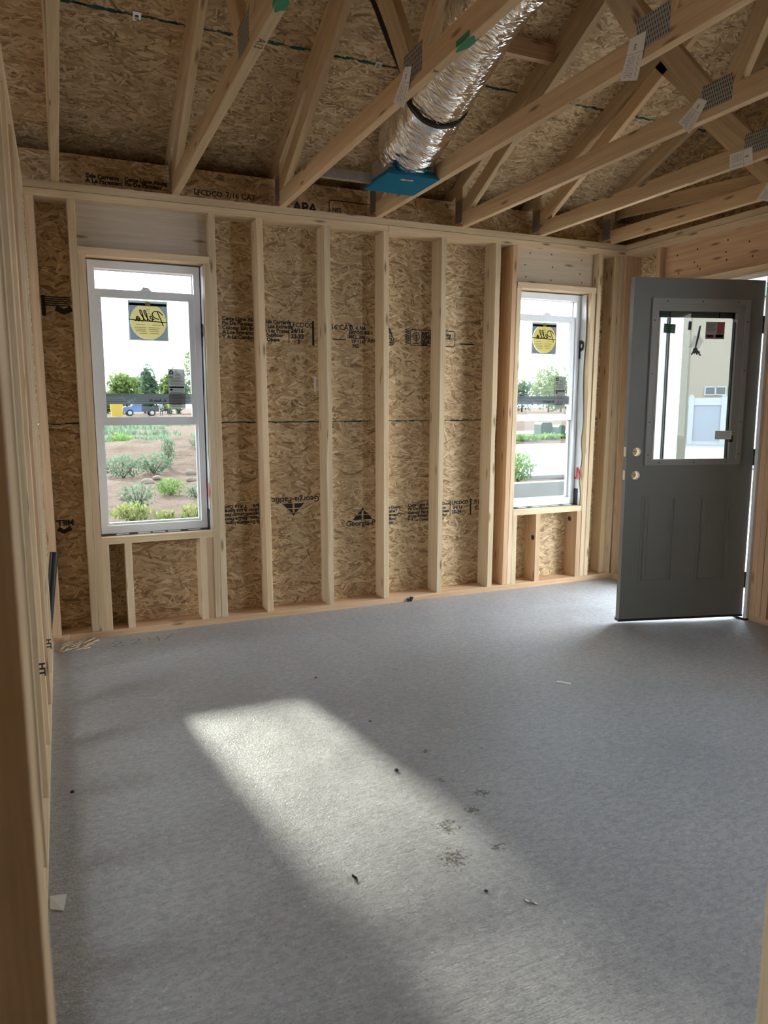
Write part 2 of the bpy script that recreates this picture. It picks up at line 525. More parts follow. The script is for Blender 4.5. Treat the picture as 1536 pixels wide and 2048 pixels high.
def uv_bm(bm, axis=None):
    """UV in metres: u along axis, v across, per face"""
    lay = bm.loops.layers.uv.verify()
    if axis is not None:
        axis = Vector(axis).normalized()
    for f in bm.faces:
        n = f.normal
        if axis is None:
            a = max(range(3), key=lambda i: abs(n[i]))
            ux, vx = [((0, 1, 0), (0, 0, 1)), ((1, 0, 0), (0, 0, 1)), ((1, 0, 0), (0, 1, 0))][a]
            ux, vx = Vector(ux), Vector(vx)
        elif abs(n.dot(axis)) > 0.7:
            ux = axis.orthogonal().normalized()
            vx = axis.cross(ux)
        else:
            ux = axis
            vx = n.cross(axis).normalized()
        for l in f.loops:
            l[lay].uv = (l.vert.co.dot(ux), l.vert.co.dot(vx))

def fin(bm, name, mats, parent=None, axis=None, bevel=0.0, recenter=True, smooth=False, uv=True, **kw):
    """bm in world coordinates -> object whose origin is the middle of its bounds"""
    if bevel:
        es = [e for e in bm.edges if len(e.link_faces) == 2 and e.calc_face_angle(0) > 0.5]
        bmesh.ops.bevel(bm, geom=es, offset=bevel, segments=1, affect='EDGES', clamp_overlap=True)
    bm.normal_update()
    if uv:
        uv_bm(bm, axis)
    c = Vector((0, 0, 0))
    if recenter and bm.verts:
        mn = Vector((min(v.co[i] for v in bm.verts) for i in range(3)))
        mxv = Vector((max(v.co[i] for v in bm.verts) for i in range(3)))
        c = (mn+mxv)/2
        c.z = mn.z
        bmesh.ops.translate(bm, verts=bm.verts, vec=-c)
    me = bpy.data.meshes.new(name)
    bm.to_mesh(me)
    bm.free()
    for m in (mats if isinstance(mats, (list, tuple)) else [mats]):
        me.materials.append(M[m] if isinstance(m, str) else m)
    if smooth:
        for p in me.polygons:
            p.use_smooth = True
    return link(name, me, parent, Matrix.Translation(c), **kw)

def add_box(bm, a, b, mat=0, mtx=None):
    a, b = Vector(a), Vector(b)
    vs = [bm.verts.new((x, y, z)) for z in (a.z, b.z) for y in (a.y, b.y) for x in (a.x, b.x)]
    idx = [(0, 2, 3, 1), (4, 5, 7, 6), (0, 1, 5, 4), (2, 6, 7, 3), (0, 4, 6, 2), (1, 3, 7, 5)]
    fs = [bm.faces.new([vs[i] for i in q]) for q in idx]
    for f in fs:
        f.material_index = mat
    if mtx is not None:
        for v in vs:
            v.co = mtx @ v.co
    return fs

def add_prism(bm, poly, axis, lo, hi, mat=0):
    """poly: 2D points in the plane across axis ('x': (y,z), 'y': (x,z), 'z': (x,y))"""
    def P(p, t):
        return {'x': (t, p[0], p[1]), 'y': (p[0], t, p[1]), 'z': (p[0], p[1], t)}[axis]
    A = [bm.verts.new(P(p, lo)) for p in poly]
    B = [bm.verts.new(P(p, hi)) for p in poly]
    fs = [bm.faces.new(A), bm.faces.new(B[::-1])]
    n = len(poly)
    for i in range(n):
        fs.append(bm.faces.new((A[i], B[i], B[(i+1) % n], A[(i+1) % n])))
    for f in fs:
        f.material_index = mat
    return fs

def add_tube(bm, pts, r, seg=10, cap=True, mat=0, radii=None):
    pts = [Vector(p) for p in pts]
    rings = []
    up = Vector((0, 0, 1))
    for i, p in enumerate(pts):
        d = (pts[min(i+1, len(pts)-1)]-pts[max(i-1, 0)]).normalized()
        ref = up if abs(d.dot(up)) < 0.95 else Vector((1, 0, 0))
        a = d.cross(ref).normalized()
        b = d.cross(a).normalized()
        rr = radii[i] if radii else r
        rings.append([bm.verts.new(p+(a*math.cos(2*math.pi*k/seg)+b*math.sin(2*math.pi*k/seg))*rr) for k in range(seg)])
    for i in range(len(rings)-1):
        for k in range(seg):
            f = bm.faces.new((rings[i][k], rings[i][(k+1) % seg], rings[i+1][(k+1) % seg], rings[i+1][k]))
            f.material_index = mat
            f.smooth = True
    if cap:
        bm.faces.new(rings[0][::-1]).material_index = mat
        bm.faces.new(rings[-1]).material_index = mat
    bmesh.ops.recalc_face_normals(bm, faces=bm.faces)
    return rings

def add_ring(bm, x0, x1, z0, z1, t, y0, y1, tb=None, tt=None, mat=0):
    """rectangular frame in the XZ plane"""
    tb = t if tb is None else tb
    tt = t if tt is None else tt
    add_box(bm, (x0, y0, z0), (x0+t, y1, z1), mat)
    add_box(bm, (x1-t, y0, z0), (x1, y1, z1), mat)
    add_box(bm, (x0+t, y0, z0), (x1-t, y1, z0+tb), mat)
    add_box(bm, (x0+t, y0, z1-tt), (x1-t, y1, z1), mat)

def board(name, a, b, mat, parent, axis=None, bevel=0.0025, **kw):
    a, b = Vector(a), Vector(b)
    if axis is None:
        d = b-a
        k = max(range(3), key=lambda i: abs(d[i]))
        axis = Vector((0, 0, 0))
        axis[k] = 1
    bm = bmesh.new()
    add_box(bm, a, b)
    return fin(bm, name, mat, parent, axis, bevel, **kw)

def sheet(name, x0, x1, z0, z1, y, mat, parent, **kw):
    """one thin printed layer in the XZ plane"""
    bm = bmesh.new()
    quad(bm, x0, x1, z0, z1, y)
    return fin(bm, name, mat, parent, **kw)

def quad(bm, x0, x1, z0, z1, y):
    bm.faces.new([bm.verts.new(p) for p in ((x0, y, z0), (x1, y, z0), (x1, y, z1), (x0, y, z1))])

def stud(name, x0b, x0t, wx, y0, y1, z0, z1, mat, parent, wane=None):
    """upright, may lean slightly: x0b left edge at foot, x0t at head; wane = (side, depth, seed)"""
    bm = bmesh.new()
    n = 26 if wane else 1
    rings = []
    for i in range(n+1):
        t = i/n
        x = x0b+(x0t-x0b)*t
        z = z0+(z1-z0)*t
        ring = [(x, y0), (x+wx, y0), (x+wx, y1), (x, y1)]
        if wane:
            side, dep, sd = wane
            q = max(0.0, noise.noise(Vector((sd, z*2.1, 0)))*1.5)*dep + abs(noise.noise(Vector((sd+5, z*16, 0))))*dep*0.35*(1 if noise.noise(Vector((sd+2, z*1.3, 0))) > -0.1 else 0.2)
            q = min(q, wx*0.7)
            if side == 'L':
                ring = [(x+q, y0), (x+wx, y0), (x+wx, y1), (x, y1), (x, y0+q*1.6)]
            else:
                ring = [(x, y0), (x+wx-q, y0), (x+wx, y0+q*1.6), (x+wx, y1), (x, y1)]
        rings.append([bm.verts.new((px, py, z)) for px, py in ring])
    k = len(rings[0])
    for i in range(n):
        for j in range(k):
            bm.faces.new((rings[i][j], rings[i][(j+1) % k], rings[i+1][(j+1) % k], rings[i+1][j]))
    bm.faces.new(rings[0][::-1])
    bm.faces.new(rings[-1])
    bmesh.ops.recalc_face_normals(bm, faces=bm.faces)
    return fin(bm, name, mat, parent, (0, 0, 1), 0.0 if wane else 0.0025)

def panel_xz(name, x0, x1, z0, z1, y0, y1, holes, mat, parent, **kw):
    """sheet with rectangular holes"""
    xs = sorted({x0, x1, *[h for q in holes for h in q[:2] if x0 < h < x1]})
    zs = sorted({z0, z1, *[h for q in holes for h in q[2:] if z0 < h < z1]})
    def solid(i, j):
        if i < 0 or j < 0 or i >= len(xs)-1 or j >= len(zs)-1:
            return False
        cx, cz = (xs[i]+xs[i+1])/2, (zs[j]+zs[j+1])/2
        return not any(q[0] < cx < q[1] and q[2] < cz < q[3] for q in holes)
    bm = bmesh.new()
    V = {}
    def v(i, j, s):
        key = (i, j, s)
        if key not in V:
            V[key] = bm.verts.new((xs[i], (y0, y1)[s], zs[j]))
        return V[key]
    for i in range(len(xs)-1):
        for j in range(len(zs)-1):
            if not solid(i, j):
                continue
            bm.faces.new((v(i, j, 0), v(i+1, j, 0), v(i+1, j+1, 0), v(i, j+1, 0)))
            bm.faces.new((v(i, j, 1), v(i, j+1, 1), v(i+1, j+1, 1), v(i+1, j, 1)))
            if not solid(i-1, j):
                bm.faces.new((v(i, j, 0), v(i, j+1, 0), v(i, j+1, 1), v(i, j, 1)))
            if not solid(i+1, j):
                bm.faces.new((v(i+1, j, 0), v(i+1, j, 1), v(i+1, j+1, 1), v(i+1, j+1, 0)))
            if not solid(i, j-1):
                bm.faces.new((v(i, j, 0), v(i, j, 1), v(i+1, j, 1), v(i+1, j, 0)))
            if not solid(i, j+1):
                bm.faces.new((v(i, j+1, 0), v(i+1, j+1, 0), v(i+1, j+1, 1), v(i, j+1, 1)))
    return fin(bm, name, mat, parent, **kw)

def frame_m(o, xd, yd):
    xd, yd = Vector(xd).normalized(), Vector(yd).normalized()
    zd = xd.cross(yd)
    return Matrix(((xd.x, yd.x, zd.x, o[0]), (xd.y, yd.y, zd.y, o[1]), (xd.z, yd.z, zd.z, o[2]), (0, 0, 0, 1)))

def text(name, body, size, o, xd, yd, mat, parent, stretch=1.0, shear=0.0, bold=0.0, spacing=1.0, line=1.0, align='LEFT', **kw):
    cu = bpy.data.curves.new(name, 'FONT')
    cu.body = body
    cu.size = size
    cu.shear = shear
    cu.offset = bold
    cu.space_character = spacing
    cu.space_line = line
    cu.align_x = align
    cu.resolution_u = 2
    tmp = bpy.data.objects.new(name, cu)
    C.objects.link(tmp)
    dg = bpy.context.evaluated_depsgraph_get()
    me = bpy.data.meshes.new_from_object(tmp.evaluated_get(dg))
    bpy.data.objects.remove(tmp)
    me.name = name
    me.materials.clear()
    me.materials.append(M[mat])
    mt = frame_m(o, xd, yd) @ Matrix.Diagonal((stretch, 1, 1, 1))
    me.transform(Matrix.Diagonal((stretch, 1, 1, 1)))
    return link(name, me, parent, frame_m(o, xd, yd), **kw)

def ribbons(name, strokes, width, o, xd, yd, mat, parent, lift=0.0, **kw):
    """flat pen strokes given as 2D polylines, laid in the plane (xd, yd)"""
    bm = bmesh.new()
    for st in strokes:
        P = [Vector((p[0], p[1], lift)) for p in st]
        L = []
        for i, p in enumerate(P):
            d = (P[min(i+1, len(P)-1)]-P[max(i-1, 0)])
            d.normalize()
            nrm = Vector((-d.y, d.x, 0))*width/2
            L.append((bm.verts.new(p+nrm), bm.verts.new(p-nrm)))
        for i in range(len(L)-1):
            bm.faces.new((L[i][0], L[i][1], L[i+1][1], L[i+1][0]))
    bmesh.ops.recalc_face_normals(bm, faces=bm.faces)
    me = bpy.data.meshes.new(name)
    bm.to_mesh(me)
    bm.free()
    me.materials.append(M[mat])
    return link(name, me, parent, frame_m(o, xd, yd), **kw)

def smooth_line(pts, n=6):
    out = []
    for i in range(len(pts)-1):
        p0 = pts[max(i-1, 0)]
        p1, p2 = pts[i], pts[i+1]
        p3 = pts[min(i+2, len(pts)-1)]
        for k in range(n):
            t = k/n
            out.append(tuple(0.5*((2*p1[j])+(-p0[j]+p2[j])*t+(2*p0[j]-5*p1[j]+4*p2[j]-p3[j])*t*t+(-p0[j]+3*p1[j]-3*p2[j]+p3[j])*t**3) for j in range(len(p1))))
    out.append(tuple(pts[-1]))
    return out

# ------------------------------------------------------------------ floor
fl = board('floor', (-5.0, -6.6, -0.12), (2.83, 0.15, 0.0), 'concrete', None, bevel=0, kind='structure')
scr = [[(0, 0.06), (0.03, 0.09), (0.05, 0.06), (0.0, 0.0), (0.06, 0.0)], [(0.10, 0.06), (0.13, 0.09), (0.15, 0.06), (0.1, 0.0), (0.16, 0.005)],
       [(0.2, 0.08), (0.21, 0.04), (0.26, 0.045)], [(0.25, 0.09), (0.25, -0.01)], [(0.28, 0.0), (0.34, 0.09)]]
ribbons('pencil_mark', [smooth_line(s, 4) for s in scr], 0.005, (-0.95, -0.20, 0.0009), (1, 0.05, 0), (-0.05, 1, 0), 'pencil', fl)

# ------------------------------------------------------------------ back wall
D = 0.14
wb = empty('wall_back', (0.72, 0.07, 0), kind='structure')
board('bottom_plate', (-1.25, 0, 0), (-1.16, D, 0.038), 'fir', wb)
board('bottom_plate', (-1.158, 0, 0), (2.69, D, 0.038), 'fir', wb)
board('top_plate', (-1.25, 0.002, 2.391), (0.803, D, 2.4275), 'stud', wb, bevel=0.004)
board('top_plate', (0.806, 0.001, 2.391), (2.69, D, 2.4275), 'stud', wb, bevel=0.004)
board('top_plate', (-1.25, -0.002, 2.430), (2.69, D, 2.467), 'stud', wb, bevel=0.004)
ZB, ZT = 0.038, 2.391
W = 0.0381
stud('corner_stud', -1.25, -1.25, 0.045, 0, D, ZB, ZT, 'fir', wb)
# left window framing
stud('king_stud', -1.046, -1.046, W, 0, D, ZB, ZT, 'stud', wb)
board('trimmer_stud', (-1.008, 0, ZB), (-0.970, D, 2.115), 'stud', wb)
board('cripple_stud', (-0.970, 0, ZB), (-0.932, D, 0.538), 'stud', wb)
board('cripple_stud', (-0.847, 0, ZB), (-0.809, D, 0.538), 'stud', wb)
board('cripple_stud', (-0.424, 0, ZB), (-0.386, D, 0.538), 'stud', wb)
board('cripple_stud', (-0.386, 0.003, ZB), (-0.348, D, 0.538), 'fir', wb)
stud('trimmer_stud', -0.347, -0.347, 0.037, 0, D, ZB, 2.115, 'stud', wb)
stud('king_stud', -0.309, -0.316, W, 0, D, ZB, ZT, 'stud', wb)
board('window_sill_plate', (-0.970, 0, 0.538), (-0.347, D, 0.576), 'stud', wb)
board('header_plate', (-1.008, 0, 2.115), (-0.317, D, 2.153), 'stud', wb)
h1 = board('header_beam', (-1.008, 0.055, 2.153), (-0.317, D, 2.391), 'lvl', wb, axis=(1, 0, 0))
# field studs
stud('stud', -0.024, -0.040, W, 0, D, ZB, ZT, 'stud', wb)
stud('stud', 0.379, 0.375, W, 0, D, ZB, ZT, 'stud', wb, wane=('L', 0.022, 3.3))
stud('stud', 0.769, 0.766, W, 0, D, ZB, ZT, 'stud', wb)
stud('stud', 1.168, 1.180, W, 0, D, ZB, ZT, 'stud', wb, wane=('R', 0.012, 8.1))
stud('stud', 1.573, 1.591, W, 0, D, ZB, ZT, 'stud', wb, wane=('R', 0.010, 1.7))
# right window framing
stud('king_stud', 1.697, 1.725, W, 0, D, ZB, ZT, 'fir', wb)
stud('trimmer_stud', 1.735, 1.763, W, 0, D, ZB, 2.115, 'stud', wb)
board('cripple_stud', (1.774, 0, ZB), (1.812, D, 0.538), 'stud', wb)
c_a = board('cripple_stud', (1.977, 0, ZB), (2.015, D, 0.538), 'fir', wb)
c_b = board('cripple_stud', (2.343, 0, ZB), (2.381, D, 0.538), 'fir', wb)
stud('trimmer_stud', 2.385, 2.395, W, 0, D, ZB, 2.115, 'stud', wb, wane=('L', 0.014, 4.4))
stud('king_stud', 2.426, 2.452, W, 0, D, ZB, ZT, 'stud', wb)
board('window_sill_plate', (1.774, 0, 0.538), (2.384, D, 0.576), 'stud', wb)
board('header_plate', (1.768, 0, 2.115), (2.440, D, 2.153), 'stud', wb)
h2 = board('header_beam', (1.768, 0.055, 2.153), (2.446, D, 2.391), 'lvl', wb, axis=(1, 0, 0))
stud('corner_stud', 2.598, 2.625, W, 0.03, D, ZB, ZT, 'stud', wb)
stud('corner_stud', 2.637, 2.664, W, 0, D, ZB, ZT, 'stud', wb)
# black discs for the dark inside of bored holes, short studs, right window
for (x, y, z) in ((1.977, 0.035, 0.36), (2.343, 0.085, 0.47)):
    bm = bmesh.new()
    add_tube(bm, [(x-0.0008, y, z), (x+0.002, y, z)], 0.019, 16)
    fin(bm, 'hole_dark_disc', 'black', wb)
# bright nail heads in the headers
def nails(pts, y, par, r=0.005):
    bm = bmesh.new()
    for (x, z) in pts:
        add_tube(bm, [(x, y-0.0015, z), (x, y+0.001, z)], r, 6)
    o = fin(bm, 'nail_heads', 'iron', par)
    o['kind'] = 'stuff'
nails([(1.80+0.1, 2.36), (2.08, 2.365), (2.34, 2.345), (1.86, 2.28), (2.09, 2.28), (2.33, 2.25), (1.87, 2.2), (2.08, 2.19), (2.35, 2.19)], 0.055, wb)
# sheathing
W1H = (-0.970, -0.347, 0.576, 2.115)
W2H = (1.774, 2.385, 0.576, 2.115)
sh = []
for (x0, x1) in ((-4.9, -1.652), (-1.650, 0.787), (0.789, 2.83)):
    for (z0, z1) in ((-0.02, 1.213), (1.217, 2.434), (2.438, 2.657)):
        sh.append(panel_xz('sheathing_panel', x0, x1, z0, z1, D, D+0.0115, [W1H, W2H], 'osb', wb))
board('seam_sealer', (-1.25, D+0.008, 1.2125), (2.69, D+0.011, 1.2175), 'edge_green', wb, bevel=0)
# frayed dark edge along the panel joint
bm = bmesh.new()
random.seed(3)
for k in range(330):
    x = random.uniform(-1.2, 2.6)
    if -0.97 < x < -0.34 or 1.77 < x < 2.39:
        continue
    l = random.uniform(0.006, 0.045)
    h = random.uniform(0.002, 0.007)
    z = 1.215+random.uniform(-0.004, 0.004)
    add_box(bm, (x, D-0.0006, z-h/2), (x+l, D+0.001, z+h/2))
o = fin(bm, 'frayed_edge', 'edge_green', wb)
o['kind'] = 'stuff'

# printed words on the sheathing
YI = D-0.0008
def wall_print(body, size, x, z, flip=False, **kw):
    xd, yd = ((1, 0, 0), (0, 0, 1)) if not flip else ((-1, 0, 0), (0, 0, -1))
    return text('printed_stamp', body, size, (x, YI, z), xd, yd, 'ink', kw.pop('parent', wb), **kw)
def wall_lines(name, strokes, width, x, z, flip=False):
    xd, yd = ((1, 0, 0), (0, 0, 1)) if not flip else ((-1, 0, 0), (0, 0, -1))
    return ribbons(name, strokes, width, (x, YI, z), xd, yd, 'ink', wb)
def tri_logo(x, z, flip=False):
    bm = bmesh.new()
    s = 1 if not flip else -1
    def T(p):
        return (x+p[0]*s, YI, z+p[1]*s)
    for tri in (((-0.072, 0), (-0.006, 0), (-0.006, 0.03), (-0.045, 0.03)), ((0.006, 0), (0.072, 0), (0.045, 0.03), (0.006, 0.03)),
                ((-0.040, 0.036), (-0.006, 0.036), (-0.006, 0.058), (-0.016, 0.058)), ((0.006, 0.036), (0.040, 0.036), (0.016, 0.058), (0.006, 0.058)),
                ((-0.012, 0.063), (0.012, 0.063), (0.0, 0.084))):
        bm.faces.new([bm.verts.new(T(p)) for p in tri])
    fin(bm, 'printed_triangle_logo', 'ink', wb)
# lower band
wall_print('Georgia-Pacific', 0.052, 0.556, 0.520, bold=0.0012)
tri_logo(0.675, 0.560)
wall_print('Georgia-Pacific', 0.052, 0.372, 0.735, flip=True, bold=0.0012)
tri_logo(0.197, 0.695, True)
LN = 'Cette Ligne Along\nFin De Panneau\nColocar Estribos\nA Los Extremos\nY A La Cumbrera'
SH = 'Side Down\nA Faire\nParement\nSubfloor\nSobre'
wall_print(LN, 0.028, 1.012, 0.628, bold=0.0013, line=0.92)
wall_print(SH, 0.028, 0.83, 0.622, bold=0.0013, line=0.92)
wall_print(SH, 0.028, 1.225, 0.625, bold=0.0013, line=0.92)
wall_print('LFCDCO\n 24/16\n2S-34', 0.034, 1.355, 0.625, bold=0.0018, line=0.95)
wall_print('7/16\n CAT', 0.038, 1.535, 0.62, bold=0.0018, line=1.1)
wall_lines('printed_bar', [[(0, 0), (0, 0.12)]], 0.012, 1.508, 0.54)
wall_lines('printed_bar', [[(0, 0), (0, 0.12)]], 0.006, 1.342, 0.54)
wall_print(LN, 0.028, -0.105, 0.60, flip=True, bold=0.0013, line=0.92)
wall_print(SH, 0.028, 0.0, 0.60, flip=True, bold=0.0013, line=0.92)
wall_lines('printed_line', [[(0, 0), (0.12, 0)]], 0.006, -0.16, 0.625)
wall_lines('printed_line', [[(0, 0), (0.12, 0)]], 0.006, 0.93, 0.585)
wall_print('MILL', 0.045, -1.105, 0.672, flip=True, bold=0.0022)
wall_lines('printed_line', [[(0, 0), (0.03, -0.02), (0.07, 0)]], 0.026, -1.19, 0.625)
# upper band
wall_print(LN, 0.031, -0.225, 1.822, bold=0.0014, line=0.86)
wall_print('Side Carrerrs\nE Los Extreme\nA Les Postes\n  Subfloor\n  Obera', 0.031, 0.028, 1.815, bold=0.0014, line=0.86)
wall_print('LFCDCO', 0.04, 0.192, 1.80, bold=0.001)
wall_print('24/16\n23-33\n    3', 0.036, 0.2, 1.765, bold=0.0018, line=0.95)
wall_lines('printed_bar', [[(0, 0), (0, 0.14)]], 0.005, 0.187, 1.70)
wall_lines('printed_bar', [[(0, 0), (0, 0.15)]], 0.014, 0.345, 1.69)
wall_print('7/16 CAT', 0.046, 0.425, 1.795, bold=0.001)
wall_lines('printed_arrow', [[(0, 0), (0.09, 0)]], 0.007, 0.475, 1.735)
wall_print('13, 4, NA\nEXPOSURE 1\nMILL 390\n  TF 1147\n   PS2', 0.03, 0.585, 1.80, bold=0.0015, line=0.95)
wall_print('APA', 0.035, 0.715, 1.72, bold=0.0012)
wall_print('A', 0.062, 0.85, 1.775, bold=0.003)
wall_print('@', 0.07, 0.838, 1.722, bold=0.001)
rr = [(0.0, 0.01), (0.01, 0.0), (0.33, 0.0), (0.34, 0.01), (0.34, 0.092), (0.33, 0.102), (0.01, 0.102), (0.0, 0.092), (0.0, 0.01)]
wall_lines('printed_box_outline', [rr], 0.006, 1.022, 1.715)
circ = [(0.045+0.024*math.cos(a*math.pi/6), 0.058+0.026*math.sin(a*math.pi/6)) for a in range(13)]
wall_lines('printed_tree_logo', [circ, [(0.045, 0.01), (0.045, 0.075)], [(0.032, 0.055), (0.045, 0.04), (0.058, 0.055)], [(0.034, 0.068), (0.045, 0.058), (0.056, 0.068)], [(0.02, 0.012), (0.07, 0.012)]], 0.006, 1.022, 1.715)
wall_print('SUSTAINABLE\nFORESTRY', 0.028, 1.105, 1.784, bold=0.0018, line=0.8)
wall_print('INITIATIVE\nCertified\nFiber', 0.023, 1.105, 1.742, bold=0.0013, line=0.6)
wall_print('Sourcing\nwww.sfi\nNFS', 0.026, 1.24, 1.782, bold=0.0015, line=0.8)
wall_lines('printed_ladder', [[(0.03*((k % 2)), 0.008*k), (0.03*(1-(k % 2)), 0.008*k+0.006)] for k in range(13)], 0.005, 0.985, 1.72)
wall_lines('printed_arrow', [[(0, 0), (0.11, 0)]], 0.009, 1.40, 1.735)
wall_print('PS2\nSIZED FOR\nSPACING', 0.03, 2.48, 1.88, bold=0.001, line=0.9)
wall_print('N', 0.10, 2.475, 0.65, bold=0.0012)
wall_lines('printed_box_outline', [[(0, 0), (0.07, 0), (0.08, 0.01), (0.08, 0.12), (0.07, 0.13), (0, 0.13)]], 0.007, 2.47, 0.62)
for q in range(5):
    wall_lines('printed_bar', [[(0, 0), (0.13, 0)]], 0.007, -1.185, 1.902-q*0.011)
wall_lines('printed_bar', [[(0, 0), (0, 0.11)]], 0.02, -1.19, 1.80)
wall_lines('printed_triangle', [[(0, 0), (0.04, -0.02), (0.08, 0)]], 0.03, -1.13, 1.845)
# strip above the plates
wall_print('Side Carrerrs\nA Le Parement', 0.031, -0.94, 2.545, bold=0.0015, line=0.8)
wall_print('Cette Ligne Along\nFin De Panneau', 0.031, -0.74, 2.548, bold=0.0014, line=0.8)
wall_print('LFCDCO', 0.042, -0.365, 2.52, bold=0.0012)
wall_print('7/16 CAT', 0.044, -0.18, 2.522, bold=0.001)
wall_print('APA', 0.085, 0.225, 2.485, bold=0.003)
wall_lines('printed_box_outline', [rr], 0.006, 0.46, 2.475)
wall_print('NFS', 0.035, 0.48, 2.51, bold=0.001)

# small white shim on the side of the second stud and sticker by the right corner
board('paper_label', (0.345, D-0.0012, 1.40), (0.36, D-0.0004, 1.50), 'paper', wb, bevel=0)
lb = board('paper_label', (2.50, D-0.0016, 2.13), (2.55, D-0.0008, 2.24), 'paper', wb, bevel=0)
board('label_print', (2.507, D-0.0024, 2.14), (2.535, D-0.0016, 2.175), 'ink', lb, bevel=0)
# lath chip and plug on the wall base
bm = bmesh.new()
add_prism(bm, [(0.945, 0.0), (0.972, 0.0), (0.985, 0.028), (0.966, 0.032), (0.958, 0.02), (0.94, 0.024)], 'y', -0.012, -0.0005)
fin(bm, 'anchor_clip', 'black', None, label='small black metal clip at the foot of the back wall plate', cat='clip')

# ------------------------------------------------------------------ windows
def window(name, x0, x1, lock_x, stick_x, label_x, side):
    wn = empty(name, ((x0+x1)/2, 0.11, 0.585), kind='structure')
    z0, z1 = 0.584, 2.106
    ya, yb = 0.088, 0.160
    bm = bmesh.new()
    add_ring(bm, x0, x1, z0, z1, 0.034, ya, yb, tb=0.046, tt=0.042)
    fr = fin(bm, 'window_frame', 'vinyl', wn, bevel=0.002)
    bm = bmesh.new()
    add_ring(bm, x0-0.04, x1+0.04, z0-0.04, z1+0.04, 0.045, 0.1518, 0.1538)
    fin(bm, 'nailing_fin', 'vinyl', wn)
    # glazing bead of the fixed lower light
    bm = bmesh.new()
    add_ring(bm, x0+0.034, x1-0.034, z0+0.046, 1.216, 0.012, 0.118, 0.14)
    fin(bm, 'glazing_bead', 'vinyl', wn, bevel=0.0015)
    # upper sash, slid a hand down
    bm = bmesh.new()
    add_ring(bm, x0+0.031, x1-0.031, 1.212, 1.953, 0.034, 0.098, 0.126, tb=0.040, tt=0.040)
    sash = fin(bm, 'sash', 'vinyl', wn, bevel=0.002)
    bm = bmesh.new()
    pts = [(-0.05, 0), (0.05, 0), (0.03, 0.006), (0.018, 0.022), (-0.012, 0.024), (-0.024, 0.008)]
    add_prism(bm, [(lock_x+a, 1.953+b) for a, b in pts], 'y', 0.095, 0.122)
    fin(bm, 'sash_lock', 'vinyl', sash, bevel=0.002)
    def pane(nm, a0, a1, b0, b1, y, par):
        return board(nm, (a0, y, b0), (a1, y+0.004, b1), 'glass', par, bevel=0)
    pane('glass_pane', x0+0.034, x1-0.034, 0.632, 1.21, 0.128, wn)
    pane('glass_pane', x0+0.063, x1-0.063, 1.250, 1.915, 0.112, wn)
    bm = bmesh.new()
    add_ring(bm, x0+0.034, x1-0.034, 1.955, z1-0.042, 0.006, 0.128, 0.142)
    fin(bm, 'glazing_bead', 'vinyl', wn)
    # protective tape strip across the sash, with small mirrored print
    tp = sheet('tape_strip', x0+0.064, x1-0.064, 1.324, 1.384, 0.1085, 'film', wn)
    text('tape_print', 'A. Auto N', 0.022, (lock_x+0.09, 0.1079, 1.338), (-1, 0, 0), (0, 0, 1), 'stk_dark', tp, bold=0.0006)
    # round maker's sticker on a square backing (seen from behind: mirrored)
    sx0, sx1, sz0, sz1 = stick_x-0.108, stick_x+0.108, 1.683, 1.905
    bm = bmesh.new()
    for q in ((sx0, sx0+0.006, sz0, sz1), (sx1-0.006, sx1, sz0, sz1), (sx0+0.006, sx1-0.006, sz0, sz0+0.006), (sx0+0.006, sx1-0.006, sz1-0.012, sz1)):
        quad(bm, *q, 0.1095)
    bk = fin(bm, 'maker_sticker', 'stk_white', wn)
    # grey field with the disc left out
    pr = []
    for k in range(40):
        a = 2*math.pi*(k+0.5)/40
        pr.append((stick_x+0.099*math.cos(a), max(sz0+0.009, min(sz0+0.193, sz0+0.108+0.102*math.sin(a)))))
    cx, cz = stick_x, (sz0+sz1)/2-0.003
    ex0, ex1, ez0, ez1 = sx0+0.006, sx1-0.006, sz0+0.006, sz1-0.012
    bm = bmesh.new()
    IN, OUT = [], []
    for (px, pz) in pr:
        ddx, ddz = px-cx, pz-cz
        tt = min((ex1-cx)/ddx if ddx > 1e-6 else (ex0-cx)/ddx if ddx < -1e-6 else 1e9, (ez1-cz)/ddz if ddz > 1e-6 else (ez0-cz)/ddz if ddz < -1e-6 else 1e9)
        IN.append(bm.verts.new((px, 0.1093, pz)))
        OUT.append(bm.verts.new((cx+ddx*tt, 0.1093, cz+ddz*tt)))
    for k in range(40):
        bm.faces.new((IN[k], OUT[k], OUT[(k+1) % 40], IN[(k+1) % 40]))
    for (c_, z_) in ((ex0, ez0), (ex1, ez0), (ex0, ez1), (ex1, ez1)):
        near = sorted(OUT, key=lambda v: (v.co.x-c_)**2+(v.co.z-z_)**2)[:2]
        bm.faces.new((near[0], near[1], bm.verts.new((c_, 0.1093, z_))))
    fin(bm, 'sticker_field', 'stk_grey', bk)
    bm = bmesh.new()
    for (a, b, c, d) in ((0.006, 0.095, 0.194, 0.208), (0.122, 0.21, 0.194, 0.208), (0.065, 0.195, 0.007, 0.0085)):
        quad(bm, sx0+a, sx0+b, sz0+c, sz0+d, 0.1086)
    fin(bm, 'sticker_bar', 'stk_dark', bk)
    bm = bmesh.new()
    bm.faces.new([bm.verts.new((p[0], 0.1080, p[1])) for p in pr])
    quad(bm, stick_x-0.013, stick_x+0.013, sz0+0.193, sz0+0.216, 0.1080)
    fin(bm, 'sticker_disc', 'yellow', bk)
